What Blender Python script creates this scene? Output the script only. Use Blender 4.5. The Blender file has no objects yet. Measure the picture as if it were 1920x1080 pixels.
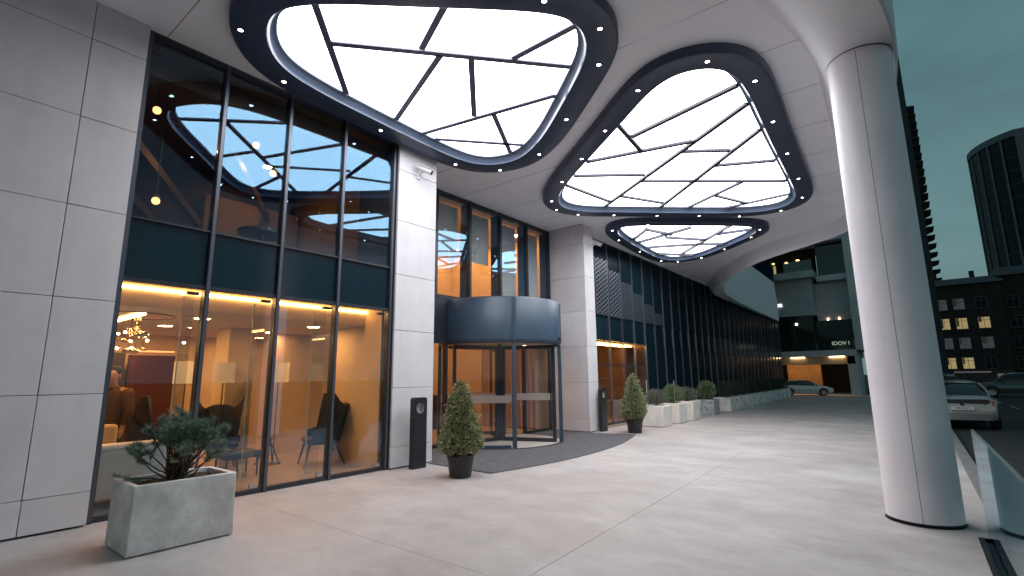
import bpy, math, random
from mathutils import Vector, Matrix
from mathutils.geometry import delaunay_2d_cdt
R_ = math.radians
SC = bpy.context.scene
COL = SC.collection

# ------------------------------------------------------------------ camera, sky, sun, exposure
cam = bpy.data.cameras.new('camera'); camo = bpy.data.objects.new('camera', cam); COL.objects.link(camo)
_yaw, _pitch, _roll = -0.66886, 0.176447, -0.0105034
_f = Vector((math.sin(_yaw)*math.cos(_pitch), math.cos(_yaw)*math.cos(_pitch), math.sin(_pitch)))
_r = Vector((math.cos(_yaw), -math.sin(_yaw), 0)); _u = _r.cross(_f)
_r2 = math.cos(_roll)*_r + math.sin(_roll)*_u; _u2 = -math.sin(_roll)*_r + math.cos(_roll)*_u
camo.matrix_world = Matrix(((_r2.x, _u2.x, -_f.x, 0), (_r2.y, _u2.y, -_f.y, 0), (_r2.z, _u2.z, -_f.z, 1.6), (0, 0, 0, 1)))
cam.sensor_width = 36; cam.lens = 938.15/1920*36; cam.clip_start = .05; cam.clip_end = 3000
SC.camera = camo
w = bpy.data.worlds.new('World'); SC.world = w; w.use_nodes = True
nt = w.node_tree; nt.nodes.clear()
N = nt.nodes.new; L = nt.links.new
wo = N('ShaderNodeOutputWorld'); bg = N('ShaderNodeBackground'); L(bg.outputs[0], wo.inputs[0])
tc = N('ShaderNodeTexCoord'); sep = N('ShaderNodeSeparateXYZ'); L(tc.outputs['Generated'], sep.inputs[0])
ramp = N('ShaderNodeValToRGB'); L(sep.outputs['Z'], ramp.inputs[0])
e = ramp.color_ramp.elements
e[0].position = 0.0; e[0].color = (.135, .235, .245, 1); e[1].position = .75; e[1].color = (.048, .118, .142, 1)
k = e.new(.22); k.color = (.105, .2, .215, 1)
noi = N('ShaderNodeTexNoise'); noi.inputs['Scale'].default_value = 2.2; noi.inputs['Detail'].default_value = 6
mp = N('ShaderNodeMapping'); mp.inputs['Scale'].default_value = (1, 1, 2.6); L(tc.outputs['Generated'], mp.inputs[0]); L(mp.outputs[0], noi.inputs[0])
mr = N('ShaderNodeMapRange'); mr.inputs[1].default_value = .3; mr.inputs[2].default_value = .7; mr.inputs[3].default_value = .7; mr.inputs[4].default_value = 1.25
L(noi.outputs[0], mr.inputs[0])
mul = N('ShaderNodeVectorMath'); mul.operation = 'SCALE'; L(ramp.outputs[0], mul.inputs[0]); L(mr.outputs[0], mul.inputs['Scale'])
sky = N('ShaderNodeTexSky'); sky.sky_type = 'NISHITA'; sky.sun_disc = False; sky.sun_elevation = R_(3); sky.sun_rotation = R_(150)
ssc = N('ShaderNodeVectorMath'); ssc.operation = 'SCALE'; L(sky.outputs[0], ssc.inputs[0]); ssc.inputs['Scale'].default_value = .012
add = N('ShaderNodeVectorMath'); add.operation = 'ADD'; L(mul.outputs[0], add.inputs[0]); L(ssc.outputs[0], add.inputs[1])
L(add.outputs[0], bg.inputs[0]); bg.inputs[1].default_value = 1.0
sl = bpy.data.lights.new('sun', 'SUN'); sl.energy = .06; sl.angle = R_(40); sl.color = (.75, .9, 1)
so = bpy.data.objects.new('sun', sl); COL.objects.link(so); so.rotation_euler = (R_(40), R_(20), R_(30))
SC.view_settings.view_transform = 'Standard'; SC.view_settings.look = 'None'; SC.view_settings.exposure = .1; SC.view_settings.gamma = 1
SC.view_settings.use_curve_mapping = False
SC.render.engine = 'CYCLES'
cy = SC.cycles
cy.use_denoising = True
try: cy.denoiser = 'OPENIMAGEDENOISE'
except Exception: pass
cy.max_bounces = 10; cy.diffuse_bounces = 5; cy.glossy_bounces = 5; cy.transmission_bounces = 8; cy.transparent_max_bounces = 24
cy.sample_clamp_indirect = 6; cy.use_light_tree = True
cy.caustics_reflective = False; cy.caustics_refractive = False

# ------------------------------------------------------------------ materials
MATS = {}
def mat(name, col, rough=.6, metal=0., var=0., vscale=3., bump=0., bscale=60., emit=None, estr=0., stretch=None, col2=None, spec=.5, coat=0., island=0., lo=.35, hi=.65):
    if name in MATS: return MATS[name]
    m = bpy.data.materials.new(name); m.use_nodes = True; n = m.node_tree; b = n.nodes['Principled BSDF']
    b.inputs['Base Color'].default_value = (*col, 1); b.inputs['Roughness'].default_value = rough; b.inputs['Metallic'].default_value = metal
    b.inputs['Specular IOR Level'].default_value = spec; b.inputs['Coat Weight'].default_value = coat
    if emit: b.inputs['Emission Color'].default_value = (*emit, 1); b.inputs['Emission Strength'].default_value = estr
    t = None
    if var or bump:
        t = n.nodes.new('ShaderNodeTexCoord')
        src = t.outputs['Object']
        if stretch:
            mpn = n.nodes.new('ShaderNodeMapping'); mpn.inputs['Scale'].default_value = stretch; n.links.new(src, mpn.inputs[0]); src = mpn.outputs[0]
    if var:
        nz = n.nodes.new('ShaderNodeTexNoise'); nz.inputs['Scale'].default_value = vscale; nz.inputs['Detail'].default_value = 8; nz.inputs['Roughness'].default_value = .62
        n.links.new(src, nz.inputs[0])
        mrn = n.nodes.new('ShaderNodeMapRange'); mrn.inputs[1].default_value = lo; mrn.inputs[2].default_value = hi; n.links.new(nz.outputs[0], mrn.inputs[0])
        mx = n.nodes.new('ShaderNodeMix'); mx.data_type = 'RGBA'
        c2 = col2 or tuple(c*(1-var) for c in col)
        mx.inputs[6].default_value = (*c2, 1); mx.inputs[7].default_value = (*(min(1, c*(1+var*.5)) for c in col), 1)
        n.links.new(mrn.outputs[0], mx.inputs[0]); n.links.new(mx.outputs[2], b.inputs['Base Color'])
        mr2 = n.nodes.new('ShaderNodeMapRange'); mr2.inputs[3].default_value = min(1, rough+.1); mr2.inputs[4].default_value = max(.02, rough-.08); n.links.new(nz.outputs[0], mr2.inputs[0]); n.links.new(mr2.outputs[0], b.inputs['Roughness'])
    if island:
        g = n.nodes.new('ShaderNodeNewGeometry'); hs = n.nodes.new('ShaderNodeMapRange'); hs.inputs[3].default_value = 1-island; hs.inputs[4].default_value = 1+island
        n.links.new(g.outputs['Random Per Island'], hs.inputs[0])
        vm = n.nodes.new('ShaderNodeVectorMath'); vm.operation = 'SCALE'; vm.inputs[0].default_value = col
        if var: n.links.new(mx.outputs[2], vm.inputs[0])
        n.links.new(hs.outputs[0], vm.inputs['Scale']); n.links.new(vm.outputs[0], b.inputs['Base Color'])
    if bump:
        nb = n.nodes.new('ShaderNodeTexNoise'); nb.inputs['Scale'].default_value = bscale; nb.inputs['Detail'].default_value = 5; n.links.new(src, nb.inputs[0])
        bp = n.nodes.new('ShaderNodeBump'); bp.inputs['Strength'].default_value = bump; bp.inputs['Distance'].default_value = .01
        n.links.new(nb.outputs[0], bp.inputs['Height']); n.links.new(bp.outputs[0], b.inputs['Normal'])
    MATS[name] = m; return m
def emis(name, col, s):
    if name in MATS: return MATS[name]
    m = bpy.data.materials.new(name); m.use_nodes = True; n = m.node_tree; n.nodes.clear()
    o = n.nodes.new('ShaderNodeOutputMaterial'); em = n.nodes.new('ShaderNodeEmission'); em.inputs[0].default_value = (*col, 1); em.inputs[1].default_value = s
    n.links.new(em.outputs[0], o.inputs[0]); MATS[name] = m; return m
def glass(name, tint=(.9, .92, .93), refl=(.75, .9, 1.), base=.06, rough=0.):
    """one face of a thin pane: clear transmission plus mirror reflection by angle"""
    m = bpy.data.materials.new(name); m.use_nodes = True; n = m.node_tree; n.nodes.clear()
    o = n.nodes.new('ShaderNodeOutputMaterial'); tr = n.nodes.new('ShaderNodeBsdfTransparent'); tr.inputs[0].default_value = (*tint, 1)
    gl = n.nodes.new('ShaderNodeBsdfGlossy'); gl.inputs['Color'].default_value = (*refl, 1); gl.inputs['Roughness'].default_value = rough
    lw = n.nodes.new('ShaderNodeLayerWeight'); lw.inputs[0].default_value = .5
    pw = n.nodes.new('ShaderNodeMath'); pw.operation = 'POWER'; pw.inputs[1].default_value = 4.; n.links.new(lw.outputs['Facing'], pw.inputs[0])
    mrn = n.nodes.new('ShaderNodeMapRange'); mrn.inputs[3].default_value = base; mrn.inputs[4].default_value = .9; n.links.new(pw.outputs[0], mrn.inputs[0])
    mx = n.nodes.new('ShaderNodeMixShader'); n.links.new(mrn.outputs[0], mx.inputs[0]); n.links.new(tr.outputs[0], mx.inputs[1]); n.links.new(gl.outputs[0], mx.inputs[2])
    n.links.new(mx.outputs[0], o.inputs[0]); MATS[name] = m; return m

M_stone = mat('stone_cladding', (.69, .67, .71), .62, var=.07, vscale=1.6, bump=.08, bscale=90)
M_white = mat('white_soffit', (.90, .925, .985), .5, var=.04, vscale=.8)
M_col = mat('white_column_paint', (.90, .87, .94), .42, var=.05, vscale=1.2, bump=.03, bscale=40)
M_groove = mat('joint_shadow', (.06, .055, .06), .9)
M_navy = mat('navy_frame_paint', (.04, .058, .105), .36, var=.15, vscale=4)
M_bar = mat('glazing_bar_paint', (.12, .125, .20), .45)
M_bar2 = mat('glazing_bar_glare_dark', (.022, .026, .045), .5)  # same bar paint, darkened so the pane glare doesn't wash it out
M_cove = mat('navy_cove_paint', (.09, .12, .185), .2)
M_frame = mat('charcoal_aluminium', (.035, .04, .052), .35, metal=.3, var=.1, vscale=5)
M_framel = mat('mullion_cap', (.10, .11, .145), .34, metal=.5)
M_drum = mat('drum_paint', (.04, .068, .11), .38, var=.1, vscale=2)
M_black = mat('black_paint', (.012, .013, .016), .38)
M_panel = emis('luminous_ceiling', (.97, .98, 1.0), 7.4)
M_spot = emis('spot_lamp', (1, .93, .82), 26)
M_glass = glass('facade_glass', base=.068, refl=(.38, .7, 1.))
M_dglass = glass('door_glass', tint=(.95, .95, .95), base=.02)
M_bglass = glass('balustrade_glass', tint=(.62, .74, .74), base=.06, refl=(.8, .95, 1))
M_span = mat('spandrel_glass', (.006, .017, .027), .08, spec=.5, bump=.06, bscale=22, stretch=(1, .05, 8))
M_dark = mat('dark_curtain_glass', (.006, .018, .027), .26, spec=.12)
M_dark.node_tree.nodes['Principled BSDF'].inputs['IOR'].default_value = 1.18
M_fin = mat('fin_aluminium', (.17, .19, .225), .38, metal=.6)
M_mesh = mat('screen_aluminium', (.17, .19, .23), .4, metal=.5)
def concrete():
    m = bpy.data.materials.new('forecourt_concrete'); m.use_nodes = True; n = m.node_tree; b = n.nodes['Principled BSDF']
    g = n.nodes.new('ShaderNodeNewGeometry')
    def noise(scale, st, det=7, rough=.6):
        mp_ = n.nodes.new('ShaderNodeMapping'); mp_.inputs['Scale'].default_value = st; n.links.new(g.outputs['Position'], mp_.inputs[0])
        z = n.nodes.new('ShaderNodeTexNoise'); z.inputs['Scale'].default_value = scale; z.inputs['Detail'].default_value = det; z.inputs['Roughness'].default_value = rough; n.links.new(mp_.outputs[0], z.inputs[0]); return z.outputs[0]
    def rng(src, lo, hi, a, b_):
        r = n.nodes.new('ShaderNodeMapRange'); r.inputs[1].default_value = lo; r.inputs[2].default_value = hi; r.inputs[3].default_value = a; r.inputs[4].default_value = b_; n.links.new(src, r.inputs[0]); return r.outputs[0]
    def mix(f, a, b_):
        x = n.nodes.new('ShaderNodeMix'); x.data_type = 'RGBA'
        n.links.new(f, x.inputs[0])
        for k, v in ((6, a), (7, b_)):
            if isinstance(v, tuple): x.inputs[k].default_value = (*v, 1)
            else: n.links.new(v, x.inputs[k])
        return x.outputs[2]
    c = mix(rng(noise(.6, (.85,1.15,1), 10, .7), .36, .64, 0, 1), (.34,.308,.304), (.485,.452,.446))        # large tone patches
    c = mix(rng(noise(.95, (.75,1.25,1), 10, .72), .50, .70, 0, .7), c, (.29,.25,.248))          # drawn-out stains
    c = mix(rng(noise(.37, (1,1.4,1), 8, .6), .50, .66, 0, .7), c, (.37,.305,.30))
    c = mix(rng(noise(3.4, (.8,1.2,1), 9, .75), .54, .72, 0, .55), c, (.31,.28,.275))                    # damp brownish areas
    c = mix(rng(noise(55, (1,1,1), 4), .55, .8, 0, .35), c, (.26,.25,.25))                      # aggregate speckle
    c = mix(rng(noise(9, (1,1,1), 8, .8), .66, .78, 0, .5), c, (.22,.2,.2))                     # small spots
    n.links.new(c, b.inputs['Base Color'])
    n.links.new(rng(noise(1.1, (.5,1.5,1)), .3, .7, .48, .74), b.inputs['Roughness'])
    bp = n.nodes.new('ShaderNodeBump'); bp.inputs['Strength'].default_value = .18; bp.inputs['Distance'].default_value = .01; n.links.new(noise(40, (1,1,1)), bp.inputs['Height']); n.links.new(bp.outputs[0], b.inputs['Normal'])
    return m
M_conc = concrete()
def vary(m, amt, streak=0.):
    """each piece of the cladding a shade lighter or darker, with faint run-off streaks"""
    n = m.node_tree; b = n.nodes['Principled BSDF']; src = b.inputs['Base Color'].links[0].from_socket
    oi = n.nodes.new('ShaderNodeObjectInfo'); r = n.nodes.new('ShaderNodeMapRange'); r.inputs[3].default_value = 1-amt; r.inputs[4].default_value = 1+amt*.6; n.links.new(oi.outputs['Random'], r.inputs[0])
    v = n.nodes.new('ShaderNodeVectorMath'); v.operation = 'SCALE'; n.links.new(src, v.inputs[0]); n.links.new(r.outputs[0], v.inputs['Scale']); out = v.outputs[0]
    if streak:
        g = n.nodes.new('ShaderNodeNewGeometry'); mp_ = n.nodes.new('ShaderNodeMapping'); mp_.inputs['Scale'].default_value = (7,7,.35); n.links.new(g.outputs['Position'], mp_.inputs[0])
        z = n.nodes.new('ShaderNodeTexNoise'); z.inputs['Scale'].default_value = 1; z.inputs['Detail'].default_value = 6; n.links.new(mp_.outputs[0], z.inputs[0])
        r2 = n.nodes.new('ShaderNodeMapRange'); r2.inputs[1].default_value = .45; r2.inputs[2].default_value = .75; r2.inputs[3].default_value = 1; r2.inputs[4].default_value = 1-streak; n.links.new(z.outputs[0], r2.inputs[0])
        v2 = n.nodes.new('ShaderNodeVectorMath'); v2.operation = 'SCALE'; n.links.new(out, v2.inputs[0]); n.links.new(r2.outputs[0], v2.inputs['Scale']); out = v2.outputs[0]
    n.links.new(out, b.inputs['Base Color'])
vary(M_stone, .05, .05); vary(M_white, .02, 0); vary(M_col, .02, .05)
M_mat_ = mat('entrance_carpet', (.10, .098, .112), .95, var=.25, vscale=6, bump=.5, bscale=260)
M_asph = mat('asphalt', (.016, .017, .02), .75, var=.35, vscale=1.3, bump=.3, bscale=90)
M_kerb = mat('kerb_concrete', (.16, .16, .16), .8, var=.2, vscale=4, bump=.15)
M_plant = mat('planter_concrete', (.70, .685, .68), .78, var=.3, vscale=3.2, bump=.22, bscale=55)
M_plantw = mat('white_planter', (.80, .77, .73), .55, var=.12, vscale=4)
M_plantg = mat('weathered_planter', (.36, .37, .38), .7, var=.5, vscale=9, bump=.2)
M_soil = mat('soil', (.035, .022, .016), .95, var=.4, vscale=30, bump=.9, bscale=60)
M_pot = mat('black_plastic_pot', (.018, .019, .022), .42, bump=.04)
M_wood = mat('bark', (.075, .05, .036), .85, var=.4, vscale=18)
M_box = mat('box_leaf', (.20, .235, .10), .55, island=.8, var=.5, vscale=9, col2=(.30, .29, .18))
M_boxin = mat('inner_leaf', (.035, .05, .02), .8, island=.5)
M_pine = mat('pine_needle', (.16, .235, .17), .5, island=.75)
M_green = mat('shrub_leaf', (.075, .11, .065), .6, island=.7)
M_olive = mat('lavender_leaf', (.13, .145, .115), .7, island=.6)
M_fresh = mat('round_shrub_leaf', (.11, .17, .08), .6, island=.7)
M_dgreen = mat('dark_shrub_leaf', (.04, .058, .04), .7, island=.5)

# ------------------------------------------------------------------ geometry helpers
class MB:
    def __init__(s): s.v = []; s.f = []
    def add(s, vs, fs):
        o = len(s.v); s.v += [tuple(a) for a in vs]; s.f += [tuple(i+o for i in q) for q in fs]; return s
    def box(s, a, b):
        x0, x1 = sorted((a[0], b[0])); y0, y1 = sorted((a[1], b[1])); z0, z1 = sorted((a[2], b[2]))
        return s.add([(x0,y0,z0),(x1,y0,z0),(x1,y1,z0),(x0,y1,z0),(x0,y0,z1),(x1,y0,z1),(x1,y1,z1),(x0,y1,z1)],
                     [(0,3,2,1),(4,5,6,7),(0,1,5,4),(1,2,6,5),(2,3,7,6),(3,0,4,7)])
    def prism(s, poly, z0, z1):
        n = len(poly); area = sum(poly[i][0]*poly[(i+1)%n][1]-poly[(i+1)%n][0]*poly[i][1] for i in range(n))
        if area < 0: poly = poly[::-1]
        return s.add([(x,y,z0) for x,y in poly]+[(x,y,z1) for x,y in poly],
                     [tuple(range(n-1,-1,-1)), tuple(range(n,2*n))]+[(i,(i+1)%n,n+(i+1)%n,n+i) for i in range(n)])
    def bar(s, p, q, wd, ht, up=(0,0,1)):
        p = Vector(p); q = Vector(q); d = (q-p).normalized(); u = Vector(up)
        sd = d.cross(u)
        if sd.length < 1e-4: sd = d.cross(Vector((1,0,0)))
        sd.normalize(); u = sd.cross(d).normalized()
        c = [(-1,-1),(1,-1),(1,1),(-1,1)]
        vs = [t+sd*(a*wd/2)+u*(b*ht/2) for t in (p,q) for a,b in c]
        return s.add(vs, [(3,2,1,0),(4,5,6,7),(0,1,5,4),(1,2,6,5),(2,3,7,6),(3,0,4,7)])
    def tube(s, pts, rads, n=8, cap=True):
        pts = [Vector(p) for p in pts]
        if not hasattr(rads, '__len__'): rads = [rads]*len(pts)
        o = len(s.v); prev = None
        for i, p in enumerate(pts):
            d = (pts[min(i+1,len(pts)-1)]-pts[max(i-1,0)]).normalized()
            a = d.cross(Vector((0,0,1)) if abs(d.z) < .95 else Vector((1,0,0))).normalized()
            if prev is not None:
                a2 = prev - d*prev.dot(d)
                if a2.length > 1e-4: a = a2.normalized()
            prev = a; b = d.cross(a)
            for j in range(n):
                t = 2*math.pi*j/n; s.v.append(tuple(p+(a*math.cos(t)+b*math.sin(t))*rads[i]))
        for i in range(len(pts)-1):
            for j in range(n): s.f.append((o+i*n+j, o+i*n+(j+1)%n, o+(i+1)*n+(j+1)%n, o+(i+1)*n+j))
        if cap: s.f.append(tuple(o+j for j in range(n-1,-1,-1))); s.f.append(tuple(o+(len(pts)-1)*n+j for j in range(n)))
        return s
    def lathe(s, prof, c=(0,0), n=32, a0=0, a1=2*math.pi, cap=True):
        o = len(s.v); full = abs(a1-a0-2*math.pi) < 1e-5; m = n if full else n+1
        for r, z in prof:
            for j in range(m):
                t = a0+(a1-a0)*j/n; s.v.append((c[0]+r*math.cos(t), c[1]+r*math.sin(t), z))
        for i in range(len(prof)-1):
            for j in range(n): s.f.append((o+i*m+j, o+i*m+(j+1)%m, o+(i+1)*m+(j+1)%m, o+(i+1)*m+j))
        if cap and full: s.f.append(tuple(o+j for j in range(m-1,-1,-1))); s.f.append(tuple(o+(len(prof)-1)*m+j for j in range(m)))
        return s
    def loft(s, loops, cap=True, closed=True):
        o = len(s.v); n = len(loops[0])
        for l in loops: s.v += [tuple(p) for p in l]
        for i in range(len(loops)-1):
            for j in range(n if closed else n-1): s.f.append((o+i*n+j, o+i*n+(j+1)%n, o+(i+1)*n+(j+1)%n, o+(i+1)*n+j))
        if cap: s.f.append(tuple(o+j for j in range(n-1,-1,-1))); s.f.append(tuple(o+(len(loops)-1)*n+j for j in range(n)))
        return s
    def ell(s, c, r, n=12, m=7):
        lo = []
        for i in range(m+1):
            t = -math.pi/2+math.pi*i/m
            lo.append([(c[0]+max(1e-3,math.cos(t))*r[0]*math.cos(2*math.pi*j/n), c[1]+max(1e-3,math.cos(t))*r[1]*math.sin(2*math.pi*j/n), c[2]+r[2]*math.sin(t)) for j in range(n)])
        return s.loft(lo)
    def mesh(s, name):
        me = bpy.data.meshes.new(name); me.from_pydata(s.v, [], s.f); me.update(); return me
    def build(s, name, m, parent=None, smooth=False, bevel=0, segs=2):
        me = s.mesh(name); return link(name, me, m, parent, smooth, bevel, segs)
def wloc(o):
    v = Vector((0,0,0))
    while o: v += Vector(o.location); o = o.parent
    return v
def link(name, me, m, parent=None, smooth=False, bevel=0, segs=2, loc=None):
    if m and not len(me.materials): me.materials.append(m)
    o = bpy.data.objects.new(name, me); COL.objects.link(o)
    if parent: o.parent = parent; o.location = (Vector(loc) if loc else Vector((0,0,0))) - wloc(parent)
    elif loc: o.location = loc
    if smooth:
        for p in me.polygons: p.use_smooth = True
    if bevel:
        b = o.modifiers.new('bevel', 'BEVEL'); b.width = bevel; b.segments = segs; b.limit_method = 'ANGLE'; b.angle_limit = R_(40)
        for p in me.polygons: p.use_smooth = True
        if hasattr(me, 'set_sharp_from_angle'): me.set_sharp_from_angle(angle=R_(50))
    elif smooth and hasattr(me, 'set_sharp_from_angle'): me.set_sharp_from_angle(angle=R_(45))
    return o
def tag(o, label=None, cat=None, group=None, kind=None):
    if label: o['label'] = label
    if cat: o['category'] = cat
    if group: o['group'] = group
    if kind: o['kind'] = kind
    return o
def thing(name, label, cat, loc=(0,0,0), group=None, rotz=0):
    o = bpy.data.objects.new(name, None); COL.objects.link(o); o.location = loc; o.rotation_euler = (0,0,rotz); o.empty_display_size = .2
    return tag(o, label, cat, group)
def struct(o): o['kind'] = 'structure'; return o
def copy_tree(o, parent=None):
    c = o.copy(); COL.objects.link(c); c.parent = parent
    for ch in o.children: copy_tree(ch, c)
    return c
def text_mesh(body, size, m, name, parent, mat4, extrude=.01):
    cu = bpy.data.curves.new('lettering', 'FONT'); cu.body = body; cu.size = size; cu.extrude = extrude; cu.align_x = 'CENTER'; cu.align_y = 'CENTER'
    t = bpy.data.objects.new('lettering', cu); COL.objects.link(t)
    dg = bpy.context.evaluated_depsgraph_get(); me = bpy.data.meshes.new_from_object(t.evaluated_get(dg))
    bpy.data.objects.remove(t); bpy.data.curves.remove(cu)
    me.transform(mat4); me.materials.clear()
    return link(name, me, m, parent)
def inpoly(p, poly):
    x, y = p; c = False; n = len(poly)
    for i in range(n):
        x0, y0 = poly[i]; x1, y1 = poly[i-1]
        if (y0 > y) != (y1 > y) and x < (x1-x0)*(y-y0)/(y1-y0)+x0: c = not c
    return c
def catmull(pts, per=12, closed=True):
    out = []; n = len(pts)
    rng = range(n) if closed else range(n-1)
    for i in rng:
        if closed: p = [Vector(pts[(i+k)%n]) for k in (-1,0,1,2)]
        else: p = [Vector(pts[min(max(i+k,0),n-1)]) for k in (-1,0,1,2)]
        for j in range(per):
            t = j/per
            out.append(.5*((2*p[1])+(p[2]-p[0])*t+(2*p[0]-5*p[1]+4*p[2]-p[3])*t*t+(3*p[1]-p[0]-3*p[2]+p[3])*t**3))
    if not closed: out.append(Vector(pts[-1]))
    return out
def resample(pts, n):
    d = [0]
    for i in range(len(pts)): d.append(d[-1]+(pts[(i+1)%len(pts)]-pts[i]).length)
    out = []; j = 0
    for k in range(n):
        t = d[-1]*k/n
        while d[j+1] < t: j += 1
        a = pts[j]; b = pts[(j+1)%len(pts)]; out.append(a+(b-a)*((t-d[j])/max(1e-9, d[j+1]-d[j])))
    return out
def relax(pts, it):
    n = len(pts)
    for _ in range(it): pts = [pts[i]*.5+(pts[i-1]+pts[(i+1)%n])*.25 for i in range(n)]
    return pts
def inset(pts, d):
    n = len(pts); ar = sum(pts[i].x*pts[(i+1)%n].y-pts[(i+1)%n].x*pts[i].y for i in range(n)); s = 1 if ar > 0 else -1
    out = []
    for i in range(n):
        t = (pts[(i+1)%n]-pts[i-1]).normalized(); out.append(pts[i]+Vector((-t.y, t.x))*d*s)
    return out
random.seed(7)
rnd = random.random
def ru(a, b): return a+(b-a)*random.random()

# ------------------------------------------------------------------ ground, road, forecourt
g = MB().box((-400,-300,-.5), (400,900,-.13)).build('ground', M_asph); struct(g)
base = MB().box((-60,-8,-.12), (.300,47.9,-.004)).build('pavement_base', mat('joint_mortar', (.24,.22,.21), .9)); struct(base)
fc = bpy.data.objects.new('forecourt', None); COL.objects.link(fc); struct(fc)
def jx(y): return -2.5-.045*y
ys = [-8, -1.8, 3.36, 8.6, 13.8, 19.0, 24.2, 29.4, 34.6, 39.8, 47.9]
for i in range(len(ys)-1):
    y0, y1 = ys[i]+.002, ys[i+1]-.002
    for side in (0, 1):
        if side == 0: poly = [(-16, y0), (jx(y0)-.0025, y0), (jx(y1)-.0025, y1), (-16, y1)]
        else: poly = [(jx(y0)+.0025, y0), (.30, y0), (.30, y1), (jx(y1)+.0025, y1)] if y0 < 6 else [(jx(y0)+.0025, y0), (.468, y0), (.468, y1), (jx(y1)+.0025, y1)]
        MB().prism(poly, -.0035, 0).build('slab', M_conc, fc)
MB().box((.301,6.99,-.0035),(.468,8.6,0)).build('slab', M_conc, fc)
kb = MB().box((.47,-8,-.125), (.66,47.9,.012)).build('kerb', M_kerb, bevel=.015); struct(kb)
ln = MB()
for i in range(9): ln.box((3.6, 4+i*6, -.126), (3.72, 6.6+i*6, -.125))
ln = ln.build('road_marking', mat('worn_road_paint', (.35, .35, .33), .7, var=.5, vscale=12)); struct(ln)

# entrance carpet: a half-moon of dark carpet in front of the revolving door
arc = catmull([(-5.79,6.70),(-5.55,8.1),(-5.5,9.5),(-5.66,11.2),(-6.0,12.6),(-6.25,13.35)], 8, False)
poly = [(-8.8, 6.96), (-7.42, 6.96), (-7.42, 6.78)] + [(p.x, p.y) for p in arc] + [(-7.0,13.12), (-8.8,13.12)]
cp = MB().prism(poly, .004, .014).build('entrance_carpet', M_mat_)
tag(cp, 'dark grey half-moon carpet spread before the revolving door', 'carpet')

# ------------------------------------------------------------------ stone wall and pillars
def cladding(t, faces, zs, backing):
    MB().box(*backing).build('backing', M_groove, t)
    for f in faces:
        for i in range(len(zs)-1):
            z0, z1 = zs[i]+.004, zs[i+1]-.004
            (x0,y0),(x1,y1) = f
            MB().box((x0,y0,z0),(x1,y1,z1)).build('stone_panel', M_stone, t, bevel=.003, segs=1)
sw = thing('stone_wall', 'pale stone panel wall at the left edge beside the tall lobby window', 'wall', (-7.6, -1.5, 0))
zs = [.02, .38, 1.46, 2.55, 3.64, 4.74, 5.77, 6.275]
cl = [(-4.2,-2.0),(-2.0,-.35),(-.35,1.145),(1.145,1.715)]
cladding(sw, [((-7.52,a+.004),(-7.47,b-.004)) for a, b in cl], zs, ((-7.9,-4.2,0.0),(-7.53,1.70,6.3)))
zp = [.02, .38, 1.43, 2.49, 3.56, 4.63, 5.67, 6.275]
p1 = thing('stone_pillar', 'pale stone pillar with security camera, between lobby window and revolving door', 'pillar', (-7.9,6.4,0), 'stone pillars at the entrance')
cladding(p1, [((-7.545,5.94),(-7.495,6.93)), ((-8.85,6.885),(-7.55,6.93))], zp, ((-8.8,5.95,0),(-7.55,6.88,6.3)))
p2 = thing('stone_pillar', 'pale stone pillar right of the revolving door, beside the dark glass facade', 'pillar', (-8.2,13.4,0), 'stone pillars at the entrance')
cladding(p2, [((-8.84,13.14),(-7.6,13.19)), ((-7.595,13.14),(-7.55,13.72)), ((-8.4,13.675),(-7.6,13.72))], zp, ((-8.83,13.195,0),(-7.605,13.67,6.3)))

# ------------------------------------------------------------------ tall lobby window (curtain wall)
gx = -7.62
lw_ = thing('lobby_window', 'tall dark framed glass front of the warm lit lobby', 'window', (gx, 3.8, 0))
my = [1.755, 2.75, 3.75, 4.78, 5.885]
for i, y in enumerate(my):
    fr = MB().box((gx-.09, y-.032, .0), (gx+.05, y+.032, 6.27)).build('mullion', M_frame, lw_, bevel=.004, segs=1)
    MB().box((gx+.052, y-.022, .02), (gx+.062, y+.022, 6.26)).build('cap_strip', M_framel, fr)
zrows = [(.06, 2.84), (2.90, 3.655), (3.70, 6.19)]
for i in range(4):
    a, b = my[i]+.034, my[i+1]-.034
    for z0, z1 in ((.0, .06), (2.845, 2.895), (3.66, 3.695), (6.195, 6.27)):
        MB().box((gx-.07, a, z0), (gx+.035, b, z1)).build('transom', M_frame, lw_)
    MB().box((gx-.006, a-.001, .06), (gx+.006, b+.001, 2.845)).build('pane', M_glass, lw_)
    MB().box((gx-.006, a-.001, 3.695), (gx+.006, b+.001, 6.195)).build('pane', M_glass, lw_)
    sp = MB().box((gx-.02, a, 2.896), (gx-.006, b, 3.659)).build('spandrel_panel', M_span, lw_)
    # patch fittings
    MB().box((gx-.05, b-.2, 2.76), (gx+.012, b-.05, 2.80)).build('patch_fitting', M_black, lw_)
    MB().box((gx-.05, b-.16, .075), (gx+.012, b-.06, .13)).build('patch_fitting', mat('steel', (.5,.5,.5), .3, metal=1), lw_)
M_finedge = mat('glass_fin_edge', (.50, .58, .54), .2)
M_baledge = mat('balustrade_edge', (.14, .18, .18), .25)
for y in my[1:4]:
    gf = MB().box((gx-.52, y-.10, .08), (gx-.13, y-.09, 2.80)).build('glass_fin', M_dglass, lw_)
    MB().box((gx-.532, y-.101, .08), (gx-.522, y-.089, 2.80)).build('polished_edge', M_finedge, gf)

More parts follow.
